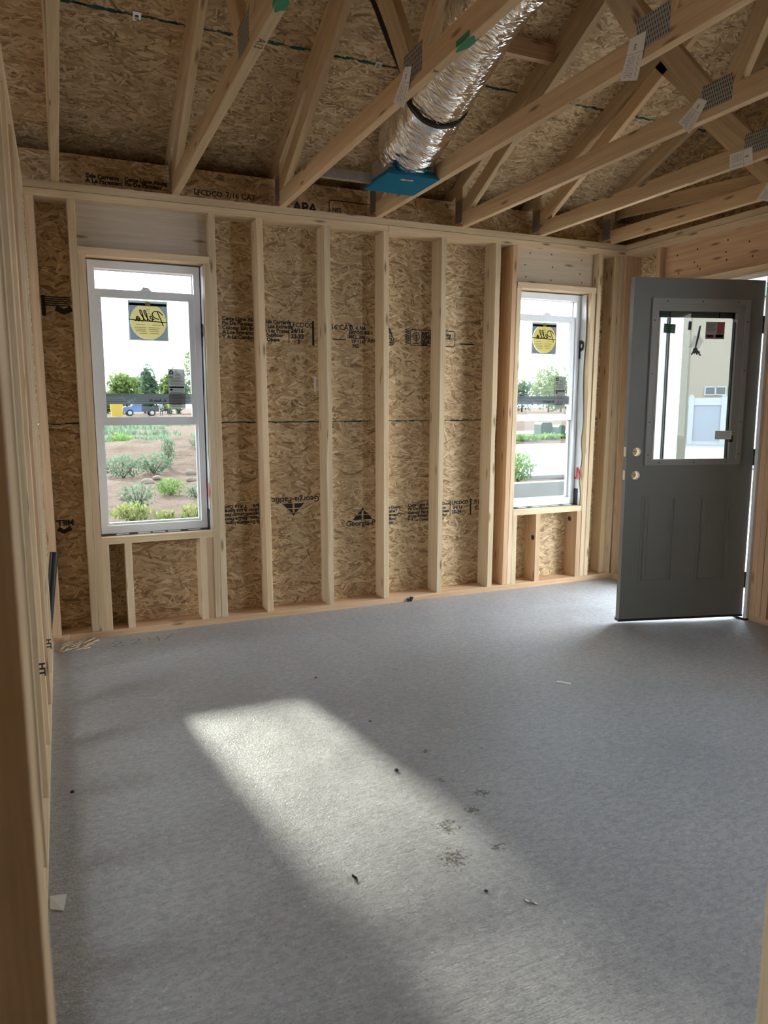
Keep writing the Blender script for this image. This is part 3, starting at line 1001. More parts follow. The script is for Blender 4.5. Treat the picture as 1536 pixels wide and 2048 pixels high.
    # script name, written left to right and seen mirrored
    sc = [[(0.004, -0.030), (0.020, 0.020), (0.030, 0.048), (0.026, 0.052)],
          [(0.002, 0.030), (0.020, 0.048), (0.046, 0.052), (0.060, 0.036), (0.048, 0.016), (0.024, 0.008)],
          [(0.050, 0.006), (0.068, 0.012), (0.074, 0.022), (0.066, 0.026), (0.058, 0.014), (0.064, 0.0), (0.080, 0.004),
           (0.098, 0.034), (0.104, 0.056), (0.096, 0.054), (0.088, 0.020), (0.092, 0.0), (0.106, 0.010),
           (0.122, 0.040), (0.126, 0.058), (0.118, 0.056), (0.110, 0.020), (0.114, 0.0), (0.130, 0.006),
           (0.146, 0.022), (0.138, 0.024), (0.130, 0.010), (0.138, 0.0), (0.150, 0.018), (0.146, 0.004), (0.160, 0.004)]]
    ribbons('sticker_script', [smooth_line(s, 4) for s in sc], 0.0058, (stick_x+0.084, 0.1072, sz0+0.115), (-1, 0, -0.05), (-0.05, 0, 1), 'stk_dark', bk)
    ribbons('sticker_rule', [[(-0.106, 0), (0.106, 0)]], 0.0052, (stick_x, 0.1070, sz0+0.110), (-1, 0, 0.05), (0.05, 0, 1), 'stk_dark', bk)
    bm = bmesh.new()
    random.seed(5)
    for (a, z, l) in ((-0.07, 0.088, 0.05), (0.02, 0.088, 0.05), (-0.08, 0.072, 0.065), (0.0, 0.072, 0.065), (-0.075, 0.062, 0.06), (0.0, 0.062, 0.055),
                      (-0.07, 0.052, 0.055), (0.005, 0.052, 0.05), (-0.05, 0.04, 0.04), (0.01, 0.04, 0.045), (-0.012, 0.175, 0.022), (-0.012, 0.165, 0.022), (-0.01, 0.15, 0.02)):
        quad(bm, stick_x+a, stick_x+a+l, sz0+z, sz0+z+0.0022, 0.1074)
    fin(bm, 'sticker_small_print', 'stk_mid', bk)['kind'] = 'stuff'
    # tall rating label
    lx0, lx1, lz0, lz1 = label_x-0.047, label_x+0.047, 1.30, 1.528
    lb = sheet('rating_label', lx0, lx1, lz0, lz1, 0.1068, 'stk_white', wn)
    sheet('label_shade', lx0+0.003, lx1-0.003, lz0+0.03, lz0+0.095, 0.1063, 'stk_shade', lb)
    bm = bmesh.new()
    ring = [(lx0+0.006, lz1-0.032), (lx0+0.03, lz1-0.032), (lx0+0.03, lz1-0.02)] + [(lx0+0.018+0.012*math.cos(R(a)), lz1-0.02+0.012*math.sin(R(a))) for a in range(0, 181, 30)]
    inn = [(lx0+0.018+(px-lx0-0.018)*0.45, lz1-0.021+(pz-lz1+0.021)*0.5) for px, pz in ring]
    vo_ = [bm.verts.new((px, 0.1058, pz)) for px, pz in ring]
    vi_ = [bm.verts.new((px, 0.1058, pz)) for px, pz in inn]
    for k in range(len(ring)):
        k2 = (k+1) % len(ring)
        bm.faces.new((vo_[k], vo_[k2], vi_[k2], vi_[k]))
    quad(bm, lx0+0.004, lx1-0.006, lz0+0.118, lz0+0.127, 0.1058)
    quad(bm, lx0+0.008, lx0+0.022, lz0+0.103, lz0+0.114, 0.1058)
    quad(bm, lx0+0.003, lx0+0.028, lz1-0.05, lz1-0.045, 0.1058)
    fin(bm, 'label_block', 'stk_dark', lb)
    bm = bmesh.new()
    for k in range(22):
        z = lz0+0.012+k*0.0088
        if k in (12, 13):
            continue
        a = lx0+0.006+random.random()*0.01+(0.03 if k > 18 else 0)
        quad(bm, a, lx1-0.006-random.random()*0.02, z, z+0.0022, 0.1060)
    fin(bm, 'label_small_print', 'stk_mid', lb)['kind'] = 'stuff'
    # house wrap folded into the right side of the opening
    xr = side
    bm = bmesh.new()
    n = 34
    prev = None
    for k in range(n+1):
        z = 0.578+(2.105-0.578)*k/n
        ye = 0.030+0.026*noise.noise(Vector((xr*3, z*2.2, 1)))-(0.0 if k > 12 else 0.012*math.sin(k))
        ring = [bm.verts.new((xr-0.0015-0.002*abs(noise.noise(Vector((z*9, 2, xr)))), ye, z)), bm.verts.new((xr-0.003-0.003*abs(noise.noise(Vector((z*7, 5, xr)))), 0.09, z)), bm.verts.new((xr-0.0012, 0.138, z))]
        if prev:
            for j in range(2):
                bm.faces.new((prev[j], prev[j+1], ring[j+1], ring[j]))
        prev = ring
    hw = fin(bm, 'house_wrap', 'wrap', wn)
    text('wrap_print', 'P', 0.18, (xr-0.0075, 0.096, 1.66), (0, -1, 0), (0, 0, 1), 'ink', hw, bold=0.005, stretch=0.62)
    text('wrap_print', 'UN', 0.13, (xr-0.0075, 0.098, 0.77), (0, -1, 0), (0, 0, 1), 'red', hw, bold=0.002, stretch=0.42)
    board('flashing_flap', (xr-0.008, 0.05, 0.578), (xr-0.002, 0.12, 0.70), 'flash', hw, bevel=0)
    # dark flashing on the sill
    bm = bmesh.new()
    random.seed(11)
    add_box(bm, (x0, 0.055, 0.5765), (x1+0.004, 0.139, 0.580))
    fin(bm, 'sill_flashing', 'flash', wn)
    bm = bmesh.new()
    for k in range(5):
        a = x0+0.06+k*0.10+random.random()*0.04
        add_box(bm, (a, 0.045+random.random()*0.02, 0.580), (a+0.07, 0.085, 0.5825))
    fin(bm, 'sill_flashing_shred', 'wrap', wn)
    return wn
window('window_1', -0.963, -0.360, -0.66, -0.650, -0.507, -0.3485)
window('window_2', 1.785, 2.374, 2.09, 2.078, 2.232, 2.384)

# ------------------------------------------------------------------ left wall
wl = empty('wall_left', (-1.295, -1.9, 0), kind='structure')
X0, X1 = -1.339, -1.25
board('bottom_plate', (X0, -3.72, 0), (X1, -0.002, 0.038), 'stud', wl)
board('top_plate', (X0, -3.82, 2.391), (X1, -0.002, 2.429), 'stud', wl)
board('top_plate', (X0, -3.82, 2.430), (X1, -0.002, 2.467), 'stud', wl)
ys = [-0.19, -0.60, -1.015, -1.43, -1.845, -2.25, -2.66, -3.06, -3.47]
for k, y in enumerate(ys):
    stud('stud', X0, X0, X1-X0, y, y+W, ZB, ZT, 'stud' if k != 2 else 'fir', wl)
text('grade_stamp', 'HT', 0.024, (-1.252, -1.8462, 0.50), (0, 0, -1), (1, 0, 0), 'ink', wl, bold=0.001, stretch=1.4)
text('grade_stamp', 'HT', 0.024, (-1.252, -1.0162, 0.33), (0, 0, -1), (1, 0, 0), 'ink', wl, bold=0.001, stretch=1.4)

# ------------------------------------------------------------------ right wall with the entry door opening
wr = empty('wall_right', (2.76, -1.9, 0), kind='structure')
XR0, XR1 = 2.69, 2.83
RZ0, RZ1, RY0, RY1 = [1.05, 2.1, -3.65, -2.75]  # unseen open hole added to let more daylight into the room
board('top_plate', (XR0+0.002, -3.82, 2.391), (XR1, 0.14, 2.4275), 'stud', wr, bevel=0.004)
board('top_plate', (XR0-0.002, -3.82, 2.430), (XR1, 0.14, 2.467), 'stud', wr, bevel=0.004)
board('bottom_plate', (XR0, -0.345, 0), (XR1, 0.14, 0.038), 'fir', wr)
board('bottom_plate', (XR0, -3.72, 0), (XR1, -1.246, 0.038), 'fir', wr)
def rstud(nm, y0, z1=ZT, mat='fir', z0=ZB):
    return board(nm, (XR0, y0, z0), (XR1, y0+W, z1), mat, wr)
rstud('corner_stud', -0.016)
rstud('king_stud', -0.345)
rstud('trimmer_stud', -0.384, 2.100)
rstud('trimmer_stud', -1.284, 2.100)
rstud('king_stud', -1.323)
rstud('stud', -1.365)
for y in (-1.77, -2.17, -2.70, -3.69):
    rstud('stud', y, mat='stud')
for y in (-3.05, -3.35):
    rstud('cripple_stud', y, RZ0-0.038, 'stud')
board('window_sill_plate', (XR0, -3.652, RZ0-0.038), (XR1, -2.701, RZ0), 'stud', wr)  # framing around the added daylight hole
board('header_plate', (XR0, -3.652, 2.1), (XR1, -2.701, 2.138), 'stud', wr)
board('header_beam', (XR0+0.05, -3.652, 2.138), (XR1, -2.701, 2.391), 'fir', wr, axis=(0, 1, 0))
board('header_plate', (XR0, -1.284, 2.100), (XR1, -0.346, 2.138), 'stud', wr)
board('header_beam', (XR0+0.05, -1.285, 2.138), (XR1, -0.346, 2.391), 'fir', wr, axis=(0, 1, 0))
bm = bmesh.new()
for (y, z) in ((-0.45, 2.32), (-0.62, 2.33), (-0.60, 2.25), (-0.63, 2.22), (-0.65, 2.2), (-0.86, 2.34), (-0.85, 2.27), (-0.86, 2.22), (-0.47, 2.2), (-1.02, 2.3), (-1.05, 2.21)):
    add_tube(bm, [(XR0+0.0485, y, z), (XR0+0.051, y, z)], 0.006, 6)
fin(bm, 'nail_heads', 'iron', wr)['kind'] = 'stuff'
def panel_yz(name, y0, y1, z0, z1, x0, x1, mat, parent):
    return board(name, (x0, y0, z0), (x1, y1, z1), mat, parent, axis=(0, 1, 0), bevel=0)
panel_yz('sheathing_panel', -0.383, 0.15, -0.02, 1.213, XR1, XR1+0.0115, 'osb', wr)
panel_yz('sheathing_panel', -0.383, 0.15, 1.217, 2.434, XR1, XR1+0.0115, 'osb', wr)
panel_yz('sheathing_panel', -1.246, -0.383, 2.102, 2.434, XR1, XR1+0.0115, 'osb', wr)
for (a, b) in ((-3.69, -1.246), (-6.1, -3.692)):
    for (z0, z1) in ((-0.02, 1.213), (1.217, 2.434)):
        if a == -3.69:
            for (ya, yb, za, zb) in ((RY1, b, z0, z1), (a, RY0, z0, z1), (RY0, RY1, z0, min(z1, RZ0)), (RY0, RY1, max(z0, RZ1), z1)):
                if zb-za > 0.01:
                    panel_yz('sheathing_panel', ya, yb, za, zb, XR1, XR1+0.0115, 'osb', wr)
        else:
            panel_yz('sheathing_panel', a, b, z0, z1, XR1, XR1+0.0115, 'osb', wr)
# gable end above the plates
bm = bmesh.new()
add_prism(bm, [(0.72, 2.438), (0.72, 2.509), (-2.95, 2.809+0.4167*2.95), (-6.62, 2.509), (-6.62, 2.438)], 'x', XR1, XR1+0.0115)
fin(bm, 'gable_sheathing', 'osb', wr, axis=(0, 1, 0))

# ------------------------------------------------------------------ rest of the shell, behind and beside the camera
def shell_panel(par, a, b):
    return board('sheathing_panel', a, b, 'osb', par, bevel=0)
wk = empty('wall_rear', (0, -6.04, 0), kind='structure')
HOLES_REAR = REAR_HOLES
panel_xz('sheathing_panel', -5.0, 2.83, -0.02, 2.73, -6.052, -6.04, HOLES_REAR, 'osb', wk)
board('bottom_plate', (-5.0, -6.04, 0), (2.83, -5.9, 0.038), 'stud', wk)
board('top_plate', (-5.0, -6.04, 2.391), (2.83, -5.9, 2.467), 'stud', wk)
for x in (-4.9, -3.7, -2.9, -2.1, -1.3, 2.6):
    board('stud', (x, -6.04, 0.038), (x+W, -5.9, 2.391), 'stud', wk)
we = empty('wall_end', (-5.0, -3, 0), kind='structure')
EY0, EY1, EZ0, EZ1 = [-3.2, -1.6, 0.7, 2.1]  # second added hole, out of view, brightens the room from the left
for (y0, y1, z0, z1) in ((EY1, 0.15, -0.02, 2.436), (-6.05, EY0, -0.02, 2.436), (EY0, EY1, -0.02, EZ0), (EY0, EY1, EZ1, 2.436)):
    panel_yz('sheathing_panel', y0, y1, z0, z1, -5.0115, -5.0, 'osb', we)
bm = bmesh.new()
add_prism(bm, [(0.72, 2.438), (0.72, 2.509), (-2.95, 2.809+0.4167*2.95), (-6.62, 2.509), (-6.62, 2.438)], 'x', -5.0115, -5.0)
fin(bm, 'gable_sheathing', 'osb', we, axis=(0, 1, 0))
for y in (-0.4, -1.56, -3.24, -4.4, -5.5):
    board('stud', (-5.0, y, 0), (-4.86, y+W, 2.391), 'stud', we)
board('window_sill_plate', (-5.0, EY0, EZ0-0.038), (-4.86, EY1, EZ0), 'stud', we)  # frames the added hole in the end wall
board('header_plate', (-5.0, EY0, EZ1), (-4.86, EY1, EZ1+0.038), 'stud', we)
board('top_plate', (-5.0, -6.0, 2.391), (-4.86, 0.0, 2.467), 'stud', we)

# ------------------------------------------------------------------ partition the camera looks through
wf = empty('wall_front', (0.7, -3.775, 0), kind='structure')
YF0, YF1 = -3.82, -3.731
def fstud(nm, x0, z1=ZT, z0=ZB):
    return board(nm, (x0, YF0, z0), (x0+W, YF1, z1), 'stud', wf)
board('top_plate', (-1.249, YF0, 2.391), (2.69, YF1, 2.429), 'stud', wf)
board('top_plate', (-1.249, YF0, 2.430), (2.69, YF1, 2.467), 'stud', wf)
board('bottom_plate', (-0.31, YF0, 0), (2.69, YF1, 0.038), 'stud', wf)
fstud('king_stud', -1.2565+0.0, z0=0.0)
fstud('trimmer_stud', -1.218, 2.08, z0=0.0)
fstud('trimmer_stud', -0.31, 2.08)
fstud('king_stud', -0.271)
board('header_beam', (-1.218, YF0, 2.08), (-0.272, YF1, 2.21), 'stud', wf)
for k in range(7):
    fstud('stud', 0.135+0.4064*k)

# ------------------------------------------------------------------ door (swung in, hinged on the camera side)
A = Vector((1.885, -0.999, 0.0))
dx = Vector((0.9645, -0.2641, 0)).normalized()
dn = Vector((dx.y, -dx.x, 0))         # towards the camera
DM = Matrix(((dx.x, -dn.x, 0, A.x), (dx.y, -dn.y, 0, A.y), (0, 0, 1, 0), (0, 0, 0, 1)))   # local x along leaf, y away from camera, z up
dr = empty('door_1', mat=DM.copy(), kind='structure')
def dfin(bm, name, mat, parent=dr, bevel=0.0, smooth=False, **kw):
    """bm in door-local coordinates"""
    if bevel:
        es = [e for e in bm.edges if len(e.link_faces) == 2 and e.calc_face_angle(0) > 0.5]
        bmesh.ops.bevel(bm, geom=es, offset=bevel, segments=1, affect='EDGES')
    bm.normal_update()
    uv_bm(bm)
    me = bpy.data.meshes.new(name)
    bm.to_mesh(me)
    bm.free()
    me.materials.append(M[mat])
    if smooth:
        for p in me.polygons:
            p.use_smooth = True
    return link(name, me, parent, DM.copy(), **kw)
TH = 0.044
# slab with the light opening and two round bores cut through
def circle(cx, cz, r, n=24):
    return [(cx+r*math.cos(2*math.pi*k/n), cz+r*math.sin(2*math.pi*k/n)) for k in range(n)]
bm = bmesh.new()
add_box(bm, (0, 0, 0.032), (0.813, TH, 2.039))
slab_tmp = bpy.data.meshes.new('door_slab')
bm.to_mesh(slab_tmp)
bm.free()
slab_o = bpy.data.objects.new('door_slab_tmp', slab_tmp)
C.objects.link(slab_o)
bm = bmesh.new()
add_box(bm, (0.150, -0.05, 0.995), (0.648, 0.1, 1.86))
for z in (1.047, 0.909):
    add_prism(bm, circle(0.063, z, 0.0265), 'y', -0.05, 0.1)
bmesh.ops.recalc_face_normals(bm, faces=bm.faces)
cut_me = bpy.data.meshes.new('cut')
bm.to_mesh(cut_me)
bm.free()
cut_o = bpy.data.objects.new('cut_tmp', cut_me)
C.objects.link(cut_o)
md = slab_o.modifiers.new('b', 'BOOLEAN')
md.object = cut_o
md.operation = 'DIFFERENCE'
md.solver = 'EXACT'
dg = bpy.context.evaluated_depsgraph_get()
sm = bpy.data.meshes.new_from_object(slab_o.evaluated_get(dg))
bpy.data.objects.remove(slab_o)
bpy.data.objects.remove(cut_o)
bm = bmesh.new()
bm.from_mesh(sm)
dfin(bm, 'door_slab', 'door')
# bored holes: raw wood liners
for z in (1.047, 0.909):
    bm = bmesh.new()
    o1, o2 = circle(0.063, z, 0.0262), circle(0.063, z, 0.0240)
    n = len(o1)
    va = [[bm.verts.new((p[0], y, p[1])) for p in o] for o in (o1, o2) for y in (0.0005, TH-0.0005)]
    for k in range(n):
        k2 = (k+1) % n
        bm.faces.new((va[2][k], va[2][k2], va[3][k2], va[3][k]))
        bm.faces.new((va[0][k], va[0][k2], va[2][k2], va[2][k]))
        bm.faces.new((va[1][k], va[3][k], va[3][k2], va[1][k2]))
        bm.faces.new((va[0][k], va[1][k], va[1][k2], va[0][k2]))
    dfin(bm, 'lock_bore', 'core', smooth=True, label='round bored hole showing raw wood')
    # latch mortise on the free edge
    bm = bmesh.new()
    add_box(bm, (-0.0008, 0.010, z-0.028), (0.0005, 0.034, z+0.028))
    dfin(bm, 'latch_mortise', 'core')
# light frame
bm = bmesh.new()
add_ring(bm, 0.112, 0.722, 0.968, 1.924, 0.030, -0.012, 0.001)
add_ring(bm, 0.136, 0.664, 0.984, 1.872, 0.018, -0.007, 0.02)
add_box(bm, (0.142, -0.005, 1.854), (0.692, 0.004, 1.895))
add_box(bm, (0.66, -0.005, 0.998), (0.692, 0.004, 1.895))
lf = dfin(bm, 'glass_frame', 'lite', bevel=0.002)
bm = bmesh.new()
for (x, z) in ((0.20, 1.909), (0.42, 1.909), (0.64, 1.909), (0.127, 1.8), (0.127, 1.5), (0.127, 1.22), (0.127, 1.03), (0.707, 1.8), (0.707, 1.52), (0.707, 1.22), (0.707, 1.03), (0.2, 0.983), (0.42, 0.983), (0.63, 0.983)):
    add_tube(bm, [(x, -0.0128, z), (x, -0.0118, z)], 0.0045, 6)
dfin(bm, 'frame_screws', 'black', lf)['kind'] = 'stuff'
bm = bmesh.new()
add_box(bm, (0.150, 0.018, 0.995), (0.648, 0.022, 1.86))
dfin(bm, 'glass_pane', 'doorglass')
# head rail of the blind between the panes
bm = bmesh.new()
add_box(bm, (0.152, 0.0235, 1.822), (0.646, 0.040, 1.858))
M['rail'] = plain('blind_rail_grey', (0.50, 0.51, 0.50), 0.4)
hr = dfin(bm, 'blind_rail', 'rail')
bm = bmesh.new()
for x in (0.235, 0.545):
    add_box(bm, (x, 0.0222, 1.822), (x+0.006, 0.0234, 1.858))
add_box(bm, (0.630, 0.0222, 1.818), (0.644, 0.0234, 1.856))
dfin(bm, 'blind_bracket', 'black', hr)
bm = bmesh.new()
add_box(bm, (0.642, -0.012, 1.10), (0.662, 0.002, 1.14))
dfin(bm, 'blind_slider', 'black')
bm = bmesh.new()
add_box(bm, (0.640, 0.010, 0.998), (0.645, 0.016, 1.80))
dfin(bm, 'blind_track', 'iron')
# raised lower panels
for (x0, x1) in ((0.110, 0.328), (0.476, 0.690)):
    bm = bmesh.new()
    add_ring(bm, x0, x1, 0.257, 0.786, 0.012, -0.004, 0.002)
    add_ring(bm, x0+0.016, x1-0.016, 0.273, 0.770, 0.004, -0.0025, 0.002)
    add_prism(bm, [(x0+0.045, 0.302), (x1-0.045, 0.302), (x1-0.045, 0.741), (x0+0.045, 0.741)], 'y', -0.005, 0.002)
    dfin(bm, 'door_panel', 'door', bevel=0.0018)
bm = bmesh.new()
add_box(bm, (-0.004, -0.003, 0.020), (0.815, TH+0.003, 0.034))
dfin(bm, 'door_sweep', 'black')
# stickers on the glass
def dbox(name, mat, x0, x1, z0, z1, y0=0.0165, par=None, rot=0):
    bm = bmesh.new()
    quad(bm, x0, x1, z0, z1, y0)
    if rot:
        bmesh.ops.rotate(bm, verts=bm.verts, cent=((x0+x1)/2, y0, (z0+z1)/2), matrix=Matrix.Rotation(R(rot), 3, 'Y'))
    return dfin(bm, name, mat, par or dr)
g = dbox('green_sticker', 'stk_green', 0.200, 0.272, 1.732, 1.784, rot=3)
for k in range(4):
    dbox('sticker_print', 'stk_white', 0.208+0.004*k, 0.262-0.004*k, 1.772-k*0.010, 1.7745-k*0.010, 0.0158, g)
dbox('grey_sticker', 'stk_mid', 0.352, 0.372, 1.752, 1.800, rot=3)
r = dbox('warning_sticker', 'stk_red', 0.534, 0.582, 1.730, 1.80)
dbox('sticker_field', 'stk_pink', 0.462, 0.534, 1.730, 1.80, 0.0165, r)
dbox('sticker_field', 'stk_pink', 0.462, 0.582, 1.702, 1.730, 0.0165, r)
dbox('sticker_block', 'stk_red', 0.468, 0.515, 1.710, 1.726, 0.0158, r)
for k in range(5):
    dbox('sticker_print', 'stk_mid', 0.470, 0.525-0.006*(k % 3), 1.787-k*0.010, 1.789-k*0.010, 0.0150, r)
dbox('sticker_block', 'stk_dark', 0.526, 0.576, 1.710, 1.728, 0.0158, r)
l2 = dbox('instruction_label', 'greypaper', 0.545, 0.652, 1.118, 1.168, -0.0135)
for k in range(4):
    dbox('label_print', 'lite', 0.575, 0.640, 1.156-k*0.009, 1.158-k*0.009, -0.0142, l2)
# hinges: leaf plate and knuckle
for z in (1.787, 1.008, 0.251):
    bm = bmesh.new()
    add_tube(bm, [(0.822, 0.0, z-0.05), (0.822, 0.0, z+0.05)], 0.008, 10)
    add_box(bm, (0.8135, 0.001, z-0.05), (0.8165, 0.04, z+0.05))
    add_box(bm, (0.815, -0.003, z-0.05), (0.846, 0.003, z+0.05))
    hg = dfin(bm, 'hinge', 'iron')
    bm = bmesh.new()
    for q in (-0.03, 0.0, 0.03):
        add_tube(bm, [(0.8168, 0.02, z+q), (0.8176, 0.02, z+q)], 0.005, 8)
    add_box(bm, (0.8165, -0.011, z-0.04), (0.8175, -0.0075, z-0.03))
    add_box(bm, (0.8165, -0.011, z+0.03), (0.8175, -0.0075, z+0.04))
    dfin(bm, 'hinge_screws', 'chrome', hg)
# jambs, stops, sill
dj = empty('trim_1', (2.75, -0.8, 0), kind='structure')
JX0, JX1 = 2.672, 2.86
board('hinge_jamb', (JX0, -1.243, 0.012), (JX1, -1.220, 2.075), 'white_paint', dj)
board('strike_jamb', (JX0, -0.398, 0.012), (JX1, -0.386, 2.075), 'white_paint', dj)
board('head_jamb', (JX0, -1.243, 2.062), (JX1, -0.386, 2.082), 'white_paint', dj)
board('weather_strip', (2.735, -0.404, 0.02), (2.752, -0.398, 2.06), 'black', dj, bevel=0)
board('door_stop', (2.752, -0.412, 0.02), (2.80, -0.398, 2.06), 'white_paint', dj, bevel=0)
board('brick_mould', (2.842, -0.396, -0.02), (2.885, -0.33, 2.14), 'white_paint', dj)
board('brick_mould', (2.842, -1.29, -0.02), (2.885, -1.236, 2.14), 'white_paint', dj)
board('door_sill', (2.665, -1.243, 0.0), (2.90, -0.386, 0.012), 'black', dj)

# keys taped to the glass
ky = empty('door_keys', mat=DM @ Matrix.Translation((0.38, 0, 1.64)), label='bunch of keys in a clear bag hung by blue tape on the door glass', cat='keys')
bm = bmesh.new()
add_prism(bm, [(0.420, 1.775), (0.430, 1.778), (0.424, 1.72), (0.406, 1.645), (0.398, 1.648), (0.410, 1.72)], 'y', 0.0135, 0.0150)
M['tape_blue'] = plain('blue_tape', (0.03, 0.10, 0.16), 0.6)
dfin(bm, 'tape', 'tape_blue', ky)
bm = bmesh.new()
add_prism(bm, [(0.39, 1.72), (0.43, 1.715), (0.452, 1.69), (0.42, 1.64), (0.40, 1.655), (0.36, 1.65)], 'y', 0.0125, 0.0130)
M['clearbag'] = film_mat('clear_bag_film', (0.30, 0.32, 0.34), 0.22, False)
dfin(bm, 'bag', 'clearbag', ky)
bm = bmesh.new()
for (c, q) in (((0.404, 1.640), 0.3), ((0.392, 1.636), -0.5), ((0.414, 1.628), 0.8), ((0.400, 1.626), 1.6)):
    ca, sa = math.cos(q), math.sin(q)
    pl = [(1.35*a_, 1.35*b_) for a_, b_ in [(-0.005, 0.008), (0.005, 0.008), (0.008, 0.002), (0.003, -0.004), (0.003, -0.022), (-0.002, -0.024), (-0.004, -0.02), (-0.003, -0.004), (-0.008, 0.002)]]
    add_prism(bm, [(c[0]+a*ca-b*sa, c[1]+a*sa+b*ca) for a, b in pl], 'y', 0.009+0.0012*q, 0.0105+0.0012*q)
dfin(bm, 'key', 'iron', ky)

# ------------------------------------------------------------------ roof
SL = 5/12
YR = -2.95
def zr(y):
    return 2.811+SL*(-y) if y > YR else 2.811+SL*(y-2*YR)
ce = empty('ceiling', (0, YR, 4.0), kind='structure')
seams = [0.74, -0.608, -1.734, -2.86]
def slope_panel(x0, x1, ya, yb, mirror=False, name='sheathing_panel', up0=0.0, up1=0.0115, mat='osb', g=0.003):
    bm = bmesh.new()
    ya, yb = ya-(g if g else 0), yb+(g if g else 0)
    pts = []
    for y in (ya, yb):
        z = 2.811-SL*y
        pts.append((y, z))
    nrm = Vector((SL, 1)).normalized()
    poly = [(pts[0][0]+nrm.x*up0, pts[0][1]+nrm.y*up0), (pts[1][0]+nrm.x*up0, pts[1][1]+nrm.y*up0),
            (pts[1][0]+nrm.x*up1, pts[1][1]+nrm.y*up1), (pts[0][0]+nrm.x*up1, pts[0][1]+nrm.y*up1)]
    if mirror:
        poly = [(2*YR-y, z) for y, z in poly]
    add_prism(bm, poly, 'x', x0, x1)
    bmesh.ops.recalc_face_normals(bm, faces=bm.faces)
    return fin(bm, name, mat, ce, axis=(1, 0, 0))
joints = [[-5.0, -2.315, 0.124, 2.562, 3.1], [-5.0, -3.53, -1.096, 1.342, 3.1], [-5.0, -2.315, 0.124, 2.562, 3.1], [-5.0, -1.096, 1.342, 3.1]]
for i in range(4):
    ya = seams[i]
    yb = seams[i+1] if i < 3 else YR
    for a, b in zip(joints[i][:-1], joints[i][1:]):
        slope_panel(a+0.001, b-0.001, ya, yb)
        slope_panel(a+0.001, b-0.001, ya, yb, True)
for m in (False, True):
    slope_panel(-5.0, 3.1, 0.74, YR, m, 'roof_underlay', 0.0125, 0.018, 'black', 0)
# dark sealed seam edge with frayed strands
bm = bmesh.new()
random.seed(9)
for k in range(420):
    x = random.uniform(-1.2, 2.8)
    l = random.uniform(0.006, 0.05)
    y = -0.608+random.uniform(-0.006, 0.006)
    hw = random.uniform(0.002, 0.006)
    z = 2.811-SL*y
    vs = [bm.verts.new((x, y-hw, z+SL*hw-0.0006)), bm.verts.new((x+l, y-hw*0.6, z+SL*hw*0.6-0.0006)), bm.verts.new((x+l, y+hw, z-SL*hw-0.0006)), bm.verts.new((x, y+hw*0.7, z-SL*hw*0.7-0.0006))]
    bm.faces.new(vs)
fin(bm, 'seam_fray', 'edge_green', ce)['kind'] = 'stuff'
# panel clips
for x in (-0.72, 0.47, 1.05, 2.87-0.35):
    bm = bmesh.new()
    y = -0.608
    z = 2.811-SL*y
    mt = Matrix.Translation((x, y, z-0.003)) @ Matrix.Rotation(-math.atan(SL), 4, 'X')
    for (a, b) in (((-0.018, -0.022, -0.002), (0.018, -0.006, 0.001)), ((-0.018, -0.006, -0.002), (-0.008, 0.018, 0.001)), ((0.008, -0.006, -0.002), (0.018, 0.018, 0.001)), ((-0.018, 0.018, -0.002), (-0.002, 0.026, 0.001))):
        add_box(bm, a, b, 0, mt)
    fin(bm, 'panel_clip', 'chrome', ce)
# eave: fascia and soffit closing the overhang
board('fascia', (-5.0, 0.72, 2.36), (3.1, 0.76, 2.55), 'white_paint', ce)
board('soffit', (-5.0, 0.152, 2.437), (3.1, 0.72, 2.447), 'white_paint', ce)
board('fascia', (-5.0, -6.66, 2.36), (3.1, -6.62, 2.55), 'white_paint', ce)
board('soffit', (-5.0, -6.62, 2.437), (3.1, -6.054, 2.447), 'white_paint', ce)

